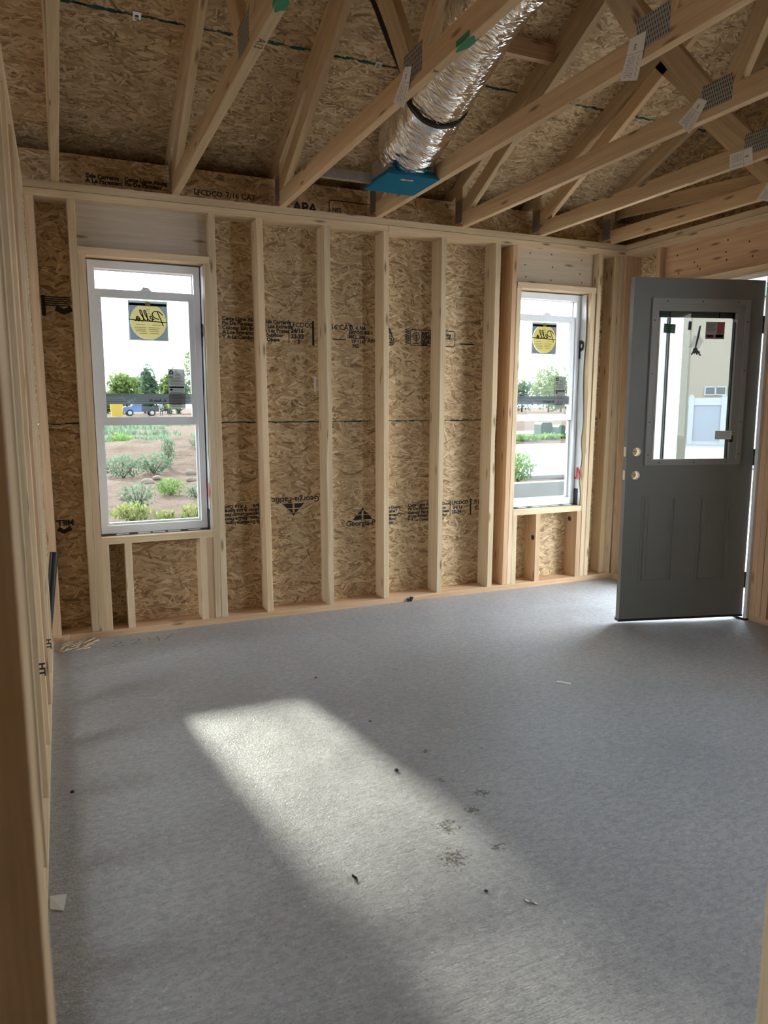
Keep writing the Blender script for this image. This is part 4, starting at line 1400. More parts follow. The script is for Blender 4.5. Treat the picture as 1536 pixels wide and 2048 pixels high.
# trusses
def truss(k, P, dyt, label, web_heel=True):
    x0 = -1.115+0.6096*k
    x1 = x0+W
    t = empty('roof_truss', ((x0+x1)/2, YR, 2.467), label=label, cat='truss', group='roof trusses')
    def mem(nm, poly, axis, mat='truss'):
        bm = bmesh.new()
        add_prism(bm, poly, 'x', x0, x1)
        bmesh.ops.recalc_face_normals(bm, faces=bm.faces)
        return fin(bm, nm, mat, t, axis, 0.002)
    zt = 2.556
    pl = 0.089*math.sqrt(1+SL*SL)
    b0 = 2.811-pl
    mem('bottom_chord', [(0.139, 2.467), (0.139, zt), (2*YR-0.139, zt), (2*YR-0.139, 2.467)], (0, 1, 0))
    cb = lambda y: b0-SL*y
    mem('top_chord', [(0.70, cb(0.70)), (0.70, cb(0.70)+pl), (YR, cb(YR)+pl), (YR, cb(YR))], (0, -1, SL))
    mem('top_chord', [(2*YR-0.7, cb(0.70)), (2*YR-0.7, cb(0.70)+pl), (YR, cb(YR)+pl), (YR, cb(YR))], (0, 1, SL))
    mem('heel_block', [(0.0, zt), (0.089, zt), (0.089, cb(0.089)), (0.0, cb(0.0))], (0, 0, 1))
    mem('heel_block', [(2*YR, zt), (2*YR-0.089, zt), (2*YR-0.089, cb(0.089)), (2*YR, cb(0.0))], (0, 0, 1))
    if web_heel:
        s = 0.5157
        wb_ = lambda y: 2.565+s*(-y-0.09)
        top = lambda y: wb_(y)+0.089*math.sqrt(1+s*s)
        ye = -1.34
        yi = (top(0)-b0)/(s-SL)*-1.0
        yx = -((top(0)-b0)/(SL-s))
        yx = -(b0-top(0))/(s-SL)
        poly = [(-0.0725, zt), (-0.001, zt), (-0.001, top(-0.001)), (yx, cb(yx)), (ye, cb(ye)), (ye, wb_(ye))]
        mem('web', poly, (0, -1, s))
    def web(y0, z0f, yt, mirror=False):
        d = Vector((yt-y0, cb(yt)-zt)).normalized()
        n = Vector((-d.y, d.x))*0.0445
        pts = []
        for sgn in (1, -1):
            o = Vector((y0, zt))+n*sgn
            a = (zt-o.y)/d.y
            pa = o+d*a
            # chord line z = b0 - SL*y (front half) or mirrored behind the ridge
            if yt > YR:
                bq = (b0-SL*o.x-o.y)/(d.y+SL*d.x)
            else:
                bq = (b0+SL*(o.x-2*YR)-o.y)/(d.y-SL*d.x)
            pts.append((pa, o+d*bq))
        poly = [tuple(pts[0][0]), tuple(pts[0][1]), tuple(pts[1][1]), tuple(pts[1][0])]
        mem('web', poly, (0, d.x, d.y))
    web(P+0.058, zt, P+0.058+dyt)
    web(P-0.058, zt, YR+0.06)
    web(2*YR-P+0.058, zt, YR-0.06)
    # toothed plate at the panel point and at the heel
    bm = bmesh.new()
    add_box(bm, (x0-0.0014, P-0.075, 2.497), (x0-0.0001, P+0.075, 2.597))
    fin(bm, 'truss_plate', 'plate', t, axis=(0, 1, 0))
    bm = bmesh.new()
    add_box(bm, (x0-0.0014, 0.0, 2.50), (x0-0.0001, 0.085, 2.64))
    fin(bm, 'truss_plate', 'plate', t, axis=(0, 1, 0))
    return t, x0
NAMES = ['roof truss nearest the left stud wall, above the corner', 'roof truss with the handwritten A13 under its chord', 'roof truss with a paper tag, left of the foil duct',
         'roof truss whose tagged chord passes right of the foil duct', 'roof truss with a tilted paper tag, third from the right wall',
         'roof truss with a flat horizontal tag, second from the right wall', 'roof truss closest to the right wall, above its plates']
PP = [(-1.70, 0.45), (-1.72, 0.45), (-1.77, 0.42), (-2.32, 0.62), (-2.03, 0.62), (-1.72, 0.6), (-1.36, 0.5)]
TR = []
for k in range(7):
    TR.append(truss(k, *PP[k], NAMES[k], web_heel=(k != 6)))

def tag_sheet(k, quad, curl=0.012):
    """stapled paper tag on the left face of truss k: quad of (y, z) top-left, top-right, bottom-right, bottom-left as seen"""
    t, x0 = TR[k]
    bm = bmesh.new()
    lay = bm.loops.layers.uv.verify()
    n = 6
    V = []
    for i in range(n+1):
        f = i/n
        a = Vector(quad[0]).lerp(Vector(quad[3]), f)
        b = Vector(quad[1]).lerp(Vector(quad[2]), f)
        off = 0.0018+curl*f*f
        V.append((bm.verts.new((x0-off, a.x, a.y)), bm.verts.new((x0-off-0.004*f, b.x, b.y))))
    for i in range(n):
        fc = bm.faces.new((V[i][0], V[i+1][0], V[i+1][1], V[i][1]))
        for l, uv in zip(fc.loops, ((0, 1-i/n), (0, 1-(i+1)/n), (1, 1-(i+1)/n), (1, 1-i/n))):
            l[lay].uv = uv
    fin(bm, 'paper_tag', 'tag', t, uv=False)
tag_sheet(2, [(-1.705, 2.560), (-1.765, 2.540), (-1.735, 2.404), (-1.628, 2.462)])
tag_sheet(3, [(-2.215, 2.556), (-2.292, 2.548), (-2.277, 2.398), (-2.186, 2.430)])
tag_sheet(4, [(-1.938, 2.561), (-1.985, 2.535), (-1.915, 2.428), (-1.847, 2.497)])
tag_sheet(5, [(-1.69, 2.530), (-1.702, 2.450), (-1.574, 2.452), (-1.567, 2.530)], 0.004)
tag_sheet(6, [(-1.285, 2.548), (-1.40, 2.50), (-1.33, 2.43), (-1.222, 2.470)], 0.006)
# hand marks and green dabs
def under(k, y):
    return (TR[k][1], y, 2.4664)
text('hand_mark', 'A13', 0.042, (TR[1][1]+0.004, -1.90, 2.4662), (0, 1, 0), (1, 0, 0), 'ink', TR[1][0], shear=0.1)
text('hand_mark', 'A', 0.036, (TR[2][1]+0.004, -1.93, 2.4662), (0, 1, 0), (1, 0, 0), 'ink', TR[2][0])
text('hand_mark', 'C13', 0.030, (TR[3][1]+0.004, -1.93, 2.4662), (0, 1, 0), (1, 0, 0), 'ink', TR[3][0])
def dab(k, y, l):
    x0 = TR[k][1]
    bm = bmesh.new()
    pts = []
    for q in range(18):
        a = 2*math.pi*q/18
        pts.append((x0+0.019+0.0185*math.cos(a), y+l*math.sin(a)*(1+0.25*math.sin(3*a+k))))
    add_prism(bm, pts, 'z', 2.4663, 2.4669)
    add_box(bm, (x0-0.0006, y-l*0.9, 2.467), (x0-0.0001, y+l*0.7, 2.487))
    bmesh.ops.recalc_face_normals(bm, faces=bm.faces)
    fin(bm, 'paint_dab', 'green', TR[k][0])
dab(1, -2.12, 0.05)
dab(2, -2.13, 0.055)
# blocking, brace
board('roof_blocking', (TR[3][1]+W, -0.95, 3.085), (TR[4][1], -0.912, 3.172), 'fir', ce)
bm = bmesh.new()
add_prism(bm, [(0.10, 2.665), (0.10, 2.755), (-2.6, 2.53), (-2.6, 2.44)], 'x', 2.640, 2.674)
bmesh.ops.recalc_face_normals(bm, faces=bm.faces)
fin(bm, 'diagonal_brace', 'truss', None, (0, -1, -0.09), 0.002, label='sloping brace board beside the right-hand roof truss', cat='brace')
# red ties at the truss heels
for k in range(1, 7):
    x0 = TR[k][1]
    bm = bmesh.new()
    add_tube(bm, smooth_line([(x0-0.03, -0.004, 2.470), (x0-0.015, -0.012, 2.482), (x0-0.004, -0.008, 2.474), (x0-0.022, -0.014, 2.471)], 3), 0.0022, 6)
    fin(bm, 'red_tie', 'redtag', TR[k][0])

# ------------------------------------------------------------------ foil duct, boot and cable
path = smooth_line([(0.565, -0.700, 2.560), (0.558, -0.79, 2.620), (0.552, -0.96, 2.685), (0.538, -1.15, 2.742), (0.495, -1.46, 2.815), (0.438, -1.82, 2.86), (0.42, -2.4, 2.90), (0.42, -3.2, 2.92)], 14)
bm = bmesh.new()
seg = 72
lay = bm.loops.layers.uv.verify()
rings = []
tot = 0.0
lens = []
strapi = 41
for i, p in enumerate(path):
    p = Vector(p)
    if i:
        tot += (p-Vector(path[i-1])).length
    lens.append(tot)
    d = (Vector(path[min(i+1, len(path)-1)])-Vector(path[max(i-1, 0)])).normalized()
    a = d.cross(Vector((0, 0, 1))).normalized()
    b = d.cross(a).normalized()
    ring = []
    for k in range(seg):
        th = 2*math.pi*k/seg
        base = 0.160 if i > 16 else 0.125+0.035*i/16
        q = Vector((math.cos(th)*3.2, math.sin(th)*3.2, tot*13))
        r_ = base+0.006*noise.noise(q)+0.003*noise.noise(q*2.7)+0.0012*math.sin(tot*95+1.5*noise.noise(q*0.6))
        pinch = math.exp(-((i-strapi)/2.2)**2)
        r_ -= pinch*(0.012+0.004*math.sin(th*11))
        ring.append(bm.verts.new(p+(a*math.cos(th)+b*math.sin(th))*r_))
    rings.append(ring)
for i in range(len(rings)-1):
    for k in range(seg):
        k2 = (k+1) % seg
        f = bm.faces.new((rings[i][k], rings[i][k2], rings[i+1][k2], rings[i+1][k]))
        f.smooth = True
        for l, (uu, vv) in zip(f.loops, ((k, i), (k+1, i), (k+1, i+1), (k, i+1))):
            l[lay].uv = (uu/seg*1.0, lens[vv])
bm.faces.new(rings[0])
bm.faces.new(rings[-1][::-1])
bmesh.ops.recalc_face_normals(bm, faces=bm.faces)
du = empty('flexible_duct', (0.575, -0.705, 2.46), label='silver foil flexible duct rising from the blue-covered vent boot', cat='duct')
fin(bm, 'duct_sleeve', 'foil', du, uv=False)
# black strap
p = Vector(path[strapi])
d = (Vector(path[strapi+1])-Vector(path[strapi-1])).normalized()
a = d.cross(Vector((0, 0, 1))).normalized()
b = d.cross(a).normalized()
bm = bmesh.new()
rs = []
for k in range(48):
    th = 2*math.pi*k/48
    e = a*math.cos(th)+b*math.sin(th)
    rs.append([bm.verts.new(p+e*rr_+d*s_) for rr_, s_ in ((0.140, -0.011), (0.160, -0.011), (0.160, 0.011), (0.140, 0.011))])
for k in range(48):
    for j in range(4):
        bm.faces.new((rs[k][j], rs[k][(j+1) % 4], rs[(k+1) % 48][(j+1) % 4], rs[(k+1) % 48][j]))
bmesh.ops.recalc_face_normals(bm, faces=bm.faces)
fin(bm, 'duct_strap', 'strap', du)
# boot box and film-covered flange
bo = empty('vent_boot', (0.565, -0.69, 2.455), label='metal vent boot with blue protective film between two trusses', cat='vent boot')
bm = bmesh.new()
add_box(bm, (0.445, -0.805, 2.475), (0.698, -0.58, 2.580))
fin(bm, 'boot_box', 'galv', bo, bevel=0.003)
bm = bmesh.new()
V = []
flo = [(0.418, -0.842), (0.712, -0.842), (0.712, -0.530), (0.418, -0.530)]
add_prism(bm, flo, 'z', 2.462, 2.466)
for q in range(4):
    p1, p2 = flo[q], flo[(q+1) % 4]
    m1 = (0.565+(p1[0]-0.565)*0.9, -0.686+(p1[1]+0.686)*0.9)
    m2 = (0.565+(p2[0]-0.565)*0.9, -0.686+(p2[1]+0.686)*0.9)
    vs = [bm.verts.new((*p1, 2.466)), bm.verts.new((*p2, 2.466)), bm.verts.new((*m2, 2.484)), bm.verts.new((*m1, 2.484))]
    bm.faces.new(vs)
bmesh.ops.recalc_face_normals(bm, faces=bm.faces)
fin(bm, 'film_cover', 'bluefilm', bo)
bm = bmesh.new()
add_box(bm, (0.441, -0.810, 2.470), (0.702, -0.806, 2.505))
add_box(bm, (0.437, -0.81, 2.470), (0.4445, -0.58, 2.495))
fin(bm, 'film_edge', 'bluefilm', bo)
# hanger bar
bm = bmesh.new()
add_box(bm, (0.143, -0.600, 2.476), (0.44, -0.597, 2.530))
add_box(bm, (0.143, -0.625, 2.473), (0.44, -0.597, 2.4765))
fin(bm, 'hanger_bar', 'galv', bo, bevel=0.0008)
# black cable dropping from the roof
bm = bmesh.new()
add_tube(bm, smooth_line([(0.21, -1.02, 3.18), (0.215, -1.13, 3.08), (0.222, -1.28, 2.86), (0.228, -1.45, 2.63), (0.232, -1.50, 2.56)], 5), 0.011, 8)
fin(bm, 'black_cable', 'cable', None, label='black cable hanging down behind the tagged truss chord', cat='cable')

# ------------------------------------------------------------------ small things on the floor
bm = bmesh.new()
add_tube(bm, [(-1.285, -0.115, 0.0), (-1.215, -0.070, 0.53)], 0.021, 20, cap=False)
add_tube(bm, [(-1.285, -0.115, 0.0), (-1.215, -0.070, 0.53)], 0.0175, 20, cap=False)
fin(bm, 'plastic_pipe', 'black', None, label='black plastic pipe leaning in the left corner', cat='pipe', smooth=True)
def scrap(name, pts, z, t, mat, label, cat, curl=0.0):
    bm = bmesh.new()
    fs = add_prism(bm, pts, 'z', z, z+t)
    bmesh.ops.recalc_face_normals(bm, faces=bm.faces)
    for v in bm.verts:
        v.co.z += curl*((v.co.x-pts[0][0])**2+(v.co.y-pts[0][1])**2)
    return fin(bm, name, mat, None, label=label, cat=cat)
scrap('paper_slip', [(0.965, -1.615), (1.008, -1.665), (1.022, -1.650), (0.980, -1.598)], 0.0, 0.002, 'paper', 'narrow white paper slip on the floor to the left of the door', 'paper')
scrap('paper_scrap', [(-1.245, -2.385), (-1.212, -2.41), (-1.204, -2.345), (-1.246, -2.335)], 0.0, 0.002, 'paper', 'pale paper scrap beside the left wall plate near the camera', 'paper', 1.5)
# dark leaf
bm = bmesh.new()
L = []
for k in range(8):
    t = k/7
    wv = 0.0045*math.sin(math.pi*min(1, t*1.05)) + 0.0005
    y = -2.610+0.030*t
    x = -0.460-0.007*t
    L.append([bm.verts.new((x-wv, y, 0.004+0.006*math.sin(math.pi*t))), bm.verts.new((x, y, 0.001)), bm.verts.new((x+wv, y, 0.005+0.004*t))])
for k in range(7):
    for j in range(2):
        bm.faces.new((L[k][j], L[k][j+1], L[k+1][j+1], L[k+1][j]))
M['deadleaf'] = plain('dead_leaf', (0.035, 0.032, 0.026), 0.8)
fin(bm, 'dead_leaf', 'deadleaf', None, label='dark curled dead leaf on the concrete in the foreground', cat='leaf')
# bits: screws, nails, pebbles
def pebble(name, x, y, r, mat, label, cat, seed):
    bm = bmesh.new()
    bmesh.ops.create_icosphere(bm, subdivisions=1, radius=r)
    for v in bm.verts:
        v.co *= 1+0.35*noise.noise(v.co*60+Vector((seed, 0, 0)))
        v.co.z *= 0.6
    mn = min(v.co.z for v in bm.verts)
    bmesh.ops.translate(bm, verts=bm.verts, vec=(x, y, -mn))
    return fin(bm, name, mat, None, label=label, cat=cat)
M['pebble'] = plain('grey_pebble', (0.16, 0.15, 0.14), 0.8)
pebble('pebble', 0.066, -1.994, 0.009, 'pebble', 'round pale pebble in the middle of the floor right of the light patch', 'pebble', 1)
pebble('dirt_crumb', -0.101, -2.086, 0.009, 'deadleaf', 'dark dirt crumb on the right edge of the light patch', 'debris', 2)
pebble('pebble', -0.026, -1.661, 0.007, 'pebble', 'small pale pebble right of the light patch', 'pebble', 3)
pebble('dirt_crumb', -1.18, -1.771, 0.008, 'deadleaf', 'dark crumb beside the left wall plate', 'debris', 4)
pebble('pebble', -0.074, -1.092, 0.006, 'pebble', 'small pebble near the back wall beyond the light patch', 'pebble', 5)
pebble('dirt_crumb', -0.155, -2.79, 0.006, 'deadleaf', 'dark crumb on the foreground concrete near the brown dirt stain', 'debris', 6)
def nail(x, y, ang, l, label):
    bm = bmesh.new()
    c, s = math.cos(ang), math.sin(ang)
    add_tube(bm, [(x, y, 0.003), (x+c*l, y+s*l, 0.002)], 0.0017, 8)
    add_tube(bm, [(x-c*0.002, y-s*0.002, 0.0045), (x, y, 0.0045)], 0.0032, 10)
    fin(bm, 'nail', 'galv', None, label=label, cat='nail')
nail(0.277, -2.06, 0.5, 0.026, 'bent nail lying on the concrete right of the pebble')
nail(0.337, -1.146, 2.6, 0.024, 'nail on the floor in front of the middle of the back wall')
nail(-0.08, -2.86, -0.9, 0.036, 'thin nail in the right foreground of the floor')
# splinters at the left corner
random.seed(21)
bm = bmesh.new()
for k in range(26):
    x, y = -1.17+random.uniform(-0.05, 0.10), -0.10+random.uniform(-0.10, 0.05)
    l, a = random.uniform(0.02, 0.09), random.uniform(0.2, 1.2)
    mt = Matrix.Translation((x, y, random.uniform(0.0, 0.012))) @ Matrix.Rotation(a, 4, 'Z')
    add_box(bm, (0, 0, 0), (l, random.uniform(0.003, 0.010), 0.003), 0, mt)
fin(bm, 'wood_splinters', 'stud', None, kind='stuff', label='pile of wood splinters on the floor at the left corner', cat='splinters')

# ------------------------------------------------------------------ outside
def gz(x, y):
    d = math.hypot(x, y)
    z = -0.25
    if y > 25:
        z += min(0.25, (y-25)*0.004)
    z += 0.06*noise.noise(Vector((x*0.5, y*0.5, 0)))*min(1, max(0, (y-1.0)/3))
    # dirt mound seen through the left window
    m = math.exp(-(((x-1.9)/3.6)**2+((y-17.5)/3.2)**2))
    z += 0.62*m*(1+0.25*noise.noise(Vector((x*1.1, y*1.1, 3))))
    if y > 3:
        f = min(1, (y-3)/3)*(1 if x < 4.5 else max(0.0, 1-(x-4.5)/1.0))
        z += f*(0.055*noise.noise(Vector((x*1.9, y*1.9, 7)))+0.04*abs(noise.noise(Vector((x*4.5, y*4.5, 2)))))
    return z
bm = bmesh.new()
ysg = [-8, -3, 0.16] + [0.16+0.22*k for k in range(1, 113)] + [25+2.5*k for k in range(40)] + [140, 180, 260, 420]
xsg = [-220, -120, -60, -30, -15, -8] + [-6+0.5*k for k in range(6)] + [-3+0.16*k for k in range(63)] + [7.2+0.6*k for k in range(18)] + [18+1.5*k for k in range(24)] + [60, 75, 95, 130, 200, 320]
G = [[bm.verts.new((x, y, gz(x, y) if y > 0.2 else -0.25)) for x in xsg] for y in ysg]
for j in range(len(ysg)-1):
    for i in range(len(xsg)-1):
        # leave the ground out under the slab
        if ysg[j+1] <= 0.161 and xsg[i] >= -5.7 and xsg[i+1] <= 2.9:
            continue
        bm.faces.new((G[j][i], G[j][i+1], G[j+1][i+1], G[j+1][i])).smooth = True
me = bpy.data.meshes.new('ground')
bm.normal_update()
bm.to_mesh(me)
bm.free()
me.materials.append(M['dirt'])
link('ground', me, None, kind='structure')
# street beyond the right window
board('street', (3.5, 8.6, -0.24), (26, 19.5, -0.17), 'asphalt', None, bevel=0, kind='structure')
board('side_bounce_slab', (2.95, -9.0, -0.3), (17.0, 3.9, -0.20), 'bounce', None, bevel=0, kind='structure')  # pale slab added to bounce daylight up to the ceiling
board('street_far', (14, 27.5, -0.24), (60, 31.5, -0.14), 'asphalt', None, bevel=0, kind='structure')
board('retaining_wall', (3.3, 4.2, -0.6), (8.0, 4.38, 0.235), 'curb', None, bevel=0.01, kind='structure')

def foliage(bm, c, rx, ry, rz, n, size, shape='ball', seed=0, upright=0.0, lo=0.0):
    rnd = random.Random(seed)
    tone = bm.verts.layers.float.get('tone') or bm.verts.layers.float.new('tone')
    for k in range(n):
        while True:
            p = Vector((rnd.uniform(-1, 1), rnd.uniform(-1, 1), rnd.uniform(-1, 1)))
            if p.length <= 1:
                break
        p *= (0.55+0.45*rnd.random())/max(0.3, p.length) if p.length > 0.3 and rnd.random() < 0.6 else 1
        q = 1+0.35*noise.noise(p*2.3+Vector((seed*1.7, 0, 0)))
        pos = Vector((p.x*rx*q, p.y*ry*q, p.z*rz*q))+Vector(c)
        d1 = Vector((rnd.gauss(0, 1), rnd.gauss(0, 1), rnd.gauss(0, 1)+upright)).normalized()
        d2 = d1.orthogonal().normalized()
        d2.rotate(Matrix.Rotation(rnd.uniform(0, 6.28), 3, d1))
        s = size*rnd.uniform(0.6, 1.3)
        v = [bm.verts.new(pos-d1*s), bm.verts.new(pos+d2*s*0.42), bm.verts.new(pos+d1*s), bm.verts.new(pos-d2*s*0.42)]
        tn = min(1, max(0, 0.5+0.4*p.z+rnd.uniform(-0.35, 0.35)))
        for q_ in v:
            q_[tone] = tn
        bm.faces.new(v)
def bush(x, y, r, h, mat, label, n=420, size=0.045, upright=0.6, seed=1, name='shrub'):
    z = gz(x, y)
    t = empty(name, (x, y, z), label=label, cat='shrub')
    bm = bmesh.new()
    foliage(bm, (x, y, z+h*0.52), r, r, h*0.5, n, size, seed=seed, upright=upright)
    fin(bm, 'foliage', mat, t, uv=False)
    bm = bmesh.new()
    rnd = random.Random(seed)
    for k in range(7):
        a = rnd.uniform(0, 6.28)
        add_tube(bm, [(x, y, z-0.02), (x+0.4*r*math.cos(a), y+0.4*r*math.sin(a), z+h*0.45), (x+0.75*r*math.cos(a), y+0.75*r*math.sin(a), z+h*0.85)], 0.006, 5, radii=[0.009, 0.006, 0.003])
    fin(bm, 'stem', 'bark', t)
bush(0.05, 12.4, 0.50, 0.50, 'leaf_sage', 'sage green shrub at the left edge of the left window view', 520, 0.045, seed=2)
bush(0.75, 12.9, 0.42, 0.46, 'leaf_sage', 'sage green shrub behind the tall weed, in the left window view', 420, 0.045, seed=3)
bush(0.56, 8.9, 0.25, 0.33, 'leaf_bright', 'round bright green bush in the middle of the left window view', 620, 0.026, seed=4)
bush(1.17, 13.6, 0.18, 0.74, 'leaf_sage', 'tall narrow weed standing behind the round bush', 260, 0.045, 1.5, seed=5)
bush(-0.12, 7.2, 0.27, 0.42, 'leaf_sage', 'loose silvery shrub in front of the round bush', 300, 0.035, 1.0, seed=6)
bush(-0.33, 5.9, 0.27, 0.24, 'leaf_yellow', 'yellow green weed at the bottom left of the left window view', 380, 0.035, 1.4, seed=7)
bush(0.08, 5.75, 0.15, 0.17, 'leaf_yellow', 'low yellow green weed at the bottom of the left window view', 220, 0.03, 1.4, seed=8)
bush(0.42, 5.6, 0.18, 0.25, 'leaf_yellow', 'yellow green weed at the bottom right of the left window view', 240, 0.03, 1.4, seed=9)
bush(0.6, 20.5, 0.42, 0.48, 'leaf_bright', 'bright green bush on the left slope of the dirt mound', 300, 0.06, seed=10)
bush(2.35, 15.6, 0.33, 0.45, 'leaf_sage', 'sage shrub at the right edge of the dirt mound', 260, 0.05, seed=11)
bush(0.9, 8.2, 0.2, 0.22, 'leaf_sage', 'small grey weed right of the round bush', 160, 0.03, seed=12)
bush(7.25, 8.0, 0.36, 0.62, 'leaf_bright', 'leafy weed behind the low concrete wall in the right window view', 480, 0.05, 1.0, seed=13)
for k, (x, y, s) in enumerate(((16.2, 22.3, 0.9), (17.8, 23.0, 0.85), (19.4, 23.5, 0.8), (20.9, 24.6, 0.4))):
    bush(x, y, s*0.75, 0.36*s, 'leaf_bright', ['bright green bush farthest left along the street edge', 'bright green bush second from left along the street edge', 'bright green bush just left of the dark utility box', 'small low bush in front of the utility boxes'][k], 260, 0.10, seed=20+k)
# weed band beyond the mound
bm = bmesh.new()
rnd = random.Random(4)
tone = bm.verts.layers.float.new('tone')
for k in range(5200):
    y = rnd.uniform(22, 62)
    x = rnd.uniform(0.0, 0.55)*y*0.55-2+rnd.uniform(0, 2)
    if noise.noise(Vector((x*0.25, y*0.16, 9))) < -0.05:
        continue
    z = gz(x, y)
    h = rnd.uniform(0.12, 0.34)
    a = rnd.uniform(0, 6.28)
    wv = 0.10
    v = [bm.verts.new((x-wv*math.cos(a), y-wv*math.sin(a), z)), bm.verts.new((x+wv*math.cos(a), y+wv*math.sin(a), z)), bm.verts.new((x+rnd.uniform(-0.1, 0.1), y, z+h))]
    tn = rnd.random()
    for q in v:
        q[tone] = tn
    bm.faces.new(v)
fin(bm, 'field_weeds', 'leaf_sage', None, uv=False, kind='stuff', label='scattered low green weeds across the field behind the dirt mound', cat='weeds')
# rocks by the round bush
for k, (x, y, r, lbl) in enumerate(((0.36, 10.6, 0.13, 'pale boulder behind the round bush'), (0.62, 11.2, 0.09, 'small pale rock right of the boulder'), (1.5, 12.2, 0.14, 'pale rock at the right foot of the mound'), (-0.2, 8.9, 0.09, 'small rock left of the silvery shrub'), (1.25, 10.8, 0.10, 'small rock right of the round bush'))):
    bm = bmesh.new()
    bmesh.ops.create_icosphere(bm, subdivisions=3, radius=r)
    for v in bm.verts:
        v.co *= 1+0.28*noise.noise(v.co*(2.2/r)*0.35+Vector((k*3, 0, 0)))
        v.co.z *= 0.62
    bmesh.ops.translate(bm, verts=bm.verts, vec=(x, y, gz(x, y)+r*0.2))
    fin(bm, 'field_rock', 'rock', None, smooth=True, label=lbl, cat='rock')
# trees far off
def tree(x, y, w_, h, mat, label, seed, n=900, leaf=0.42):
    z = gz(x, y)
    t = empty('tree', (x, y, z), label=label, cat='tree', group='trees along the field edge')
    bm = bmesh.new()
    rnd = random.Random(seed)
    for k in range(6):
        cx, cy = x+rnd.uniform(-0.55, 0.55)*w_*0.5, y+rnd.uniform(-0.4, 0.4)*w_*0.5
        cz = z+h*rnd.uniform(0.30, 0.78)
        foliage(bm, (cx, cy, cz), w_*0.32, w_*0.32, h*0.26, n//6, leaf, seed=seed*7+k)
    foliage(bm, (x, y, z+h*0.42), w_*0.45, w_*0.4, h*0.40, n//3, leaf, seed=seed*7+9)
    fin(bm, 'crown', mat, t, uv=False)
    bm = bmesh.new()
    add_tube(bm, [(x, y, z-0.2), (x+0.05, y, z+h*0.5)], 0.2, 8, radii=[0.22, 0.12])
    fin(bm, 'trunk', 'bark', t)
TL = [(5.6, 117, 4.4, 5.0, 'leaf_tree', 'bright green tree farthest left in the left window view'), (8.4, 115, 4.6, 6.6, 'leaf_tree', 'full bright green tree left of centre in the left window view'),
      (11.3, 117, 4.2, 6.0, 'leaf_tree2', 'bluish green tree in the middle of the left window view'), (12.6, 122, 3.0, 8.2, 'leaf_tree2', 'tall thin dark tree rising over its neighbours'),
      (14.6, 115, 4.0, 6.8, 'leaf_tree', 'bright green tree left of the tall right-hand tree'), (19.3, 116, 5.2, 10.8, 'leaf_tree', 'tallest green tree at the right edge of the left window view'),
      (16.8, 119, 3.4, 6.4, 'leaf_tree2', 'dark green tree behind the white rating label'), (80.5, 115, 8.0, 7.0, 'leaf_tree2', 'green tree at the left edge of the right window view'),
      (86.0, 114, 8.6, 9.6, 'leaf_tree', 'broad rounded tree in the middle of the right window view'), (92.0, 118, 7.5, 7.6, 'leaf_tree', 'green tree at the right edge of the right window view'),
      (3.0, 117, 4.0, 4.6, 'leaf_tree2', 'low dark tree beyond the left edge of the left window')]
for k, (x, y, w_, h, m_, lbl) in enumerate(TL):
    f = 1.10 if k in (0, 2, 5, 7) else 1.0          # two staggered rows
    tree(-1.15+f*(x+1.15), -4.35+f*(y+4.35), w_*f, h*f, m_, lbl, seed=31+k)
# tree added out of view so its crown blocks sun to the upper windows
sz_ = gz(2.6, 7.4)
st = empty('sun_block_tree', (2.6, 7.4, sz_), label='added unseen tree outside the back wall, its high crown blocking sun from the windows', cat='tree')
bm = bmesh.new()
for k, (cx, cy, cz, rr_) in enumerate(((-2.2, 7.2, 5.9, 1.55), (-0.6, 7.4, 6.0, 1.6), (0.9, 7.3, 6.0, 1.6), (2.4, 7.4, 6.1, 1.7), (0.2, 7.6, 7.3, 1.9))):
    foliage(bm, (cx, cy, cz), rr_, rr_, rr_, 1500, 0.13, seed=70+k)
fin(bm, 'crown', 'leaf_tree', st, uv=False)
bm = bmesh.new()
add_tube(bm, [(2.6, 7.4, sz_-0.2), (2.58, 7.42, 2.5), (2.5, 7.4, 5.2)], 0.16, 10, radii=[0.2, 0.15, 0.09])
add_tube(bm, [(2.55, 7.42, 4.3), (1.2, 7.4, 5.4), (-0.4, 7.4, 6.0), (-2.0, 7.25, 6.1)], 0.05, 8, radii=[0.09, 0.07, 0.05, 0.02])
fin(bm, 'trunk', 'bark', st)
# pickup truck
tx, ty = 8.45, 95.0
tz = gz(tx, ty)
tk = empty('pickup_truck', (tx, ty, tz), label='blue pickup truck with a dark bed parked across the field', cat='truck')
bm = bmesh.new()
add_prism(bm, [(tx-2.2, tz+0.5), (tx+0.1, tz+0.5), (tx+0.1, tz+1.95), (tx-0.7, tz+1.98), (tx-1.15, tz+1.25), (tx-2.1, tz+1.15)], 'y', ty-0.9, ty+0.9)
fin(bm, 'cab', 'truckblue', tk, bevel=0.06)
bm = bmesh.new()
add_prism(bm, [(tx-0.95, tz+1.28), (tx-0.6, tz+1.82), (tx-0.05, tz+1.8), (tx-0.05, tz+1.28)], 'y', ty-0.93, ty-0.90)
fin(bm, 'side_window', 'darkglass', tk)
bm = bmesh.new()
add_box(bm, (tx+0.12, ty-0.9, tz+0.55), (tx+2.2, ty+0.9, tz+1.2))
fin(bm, 'bed', 'truckdark', tk, bevel=0.05)
for x in (tx-1.35, tx+1.35):
    for y in (ty-0.92, ty+0.70):
        bm = bmesh.new()
        add_tube(bm, [(x, y, tz+0.42), (x, y+0.24, tz+0.42)], 0.43, 20)
        whl = fin(bm, 'wheel', 'tire', tk)
        bm = bmesh.new()
        add_tube(bm, [(x, y-0.01, tz+0.42), (x, y+0.01, tz+0.42)], 0.24, 14)
        fin(bm, 'rim', 'alu', whl)
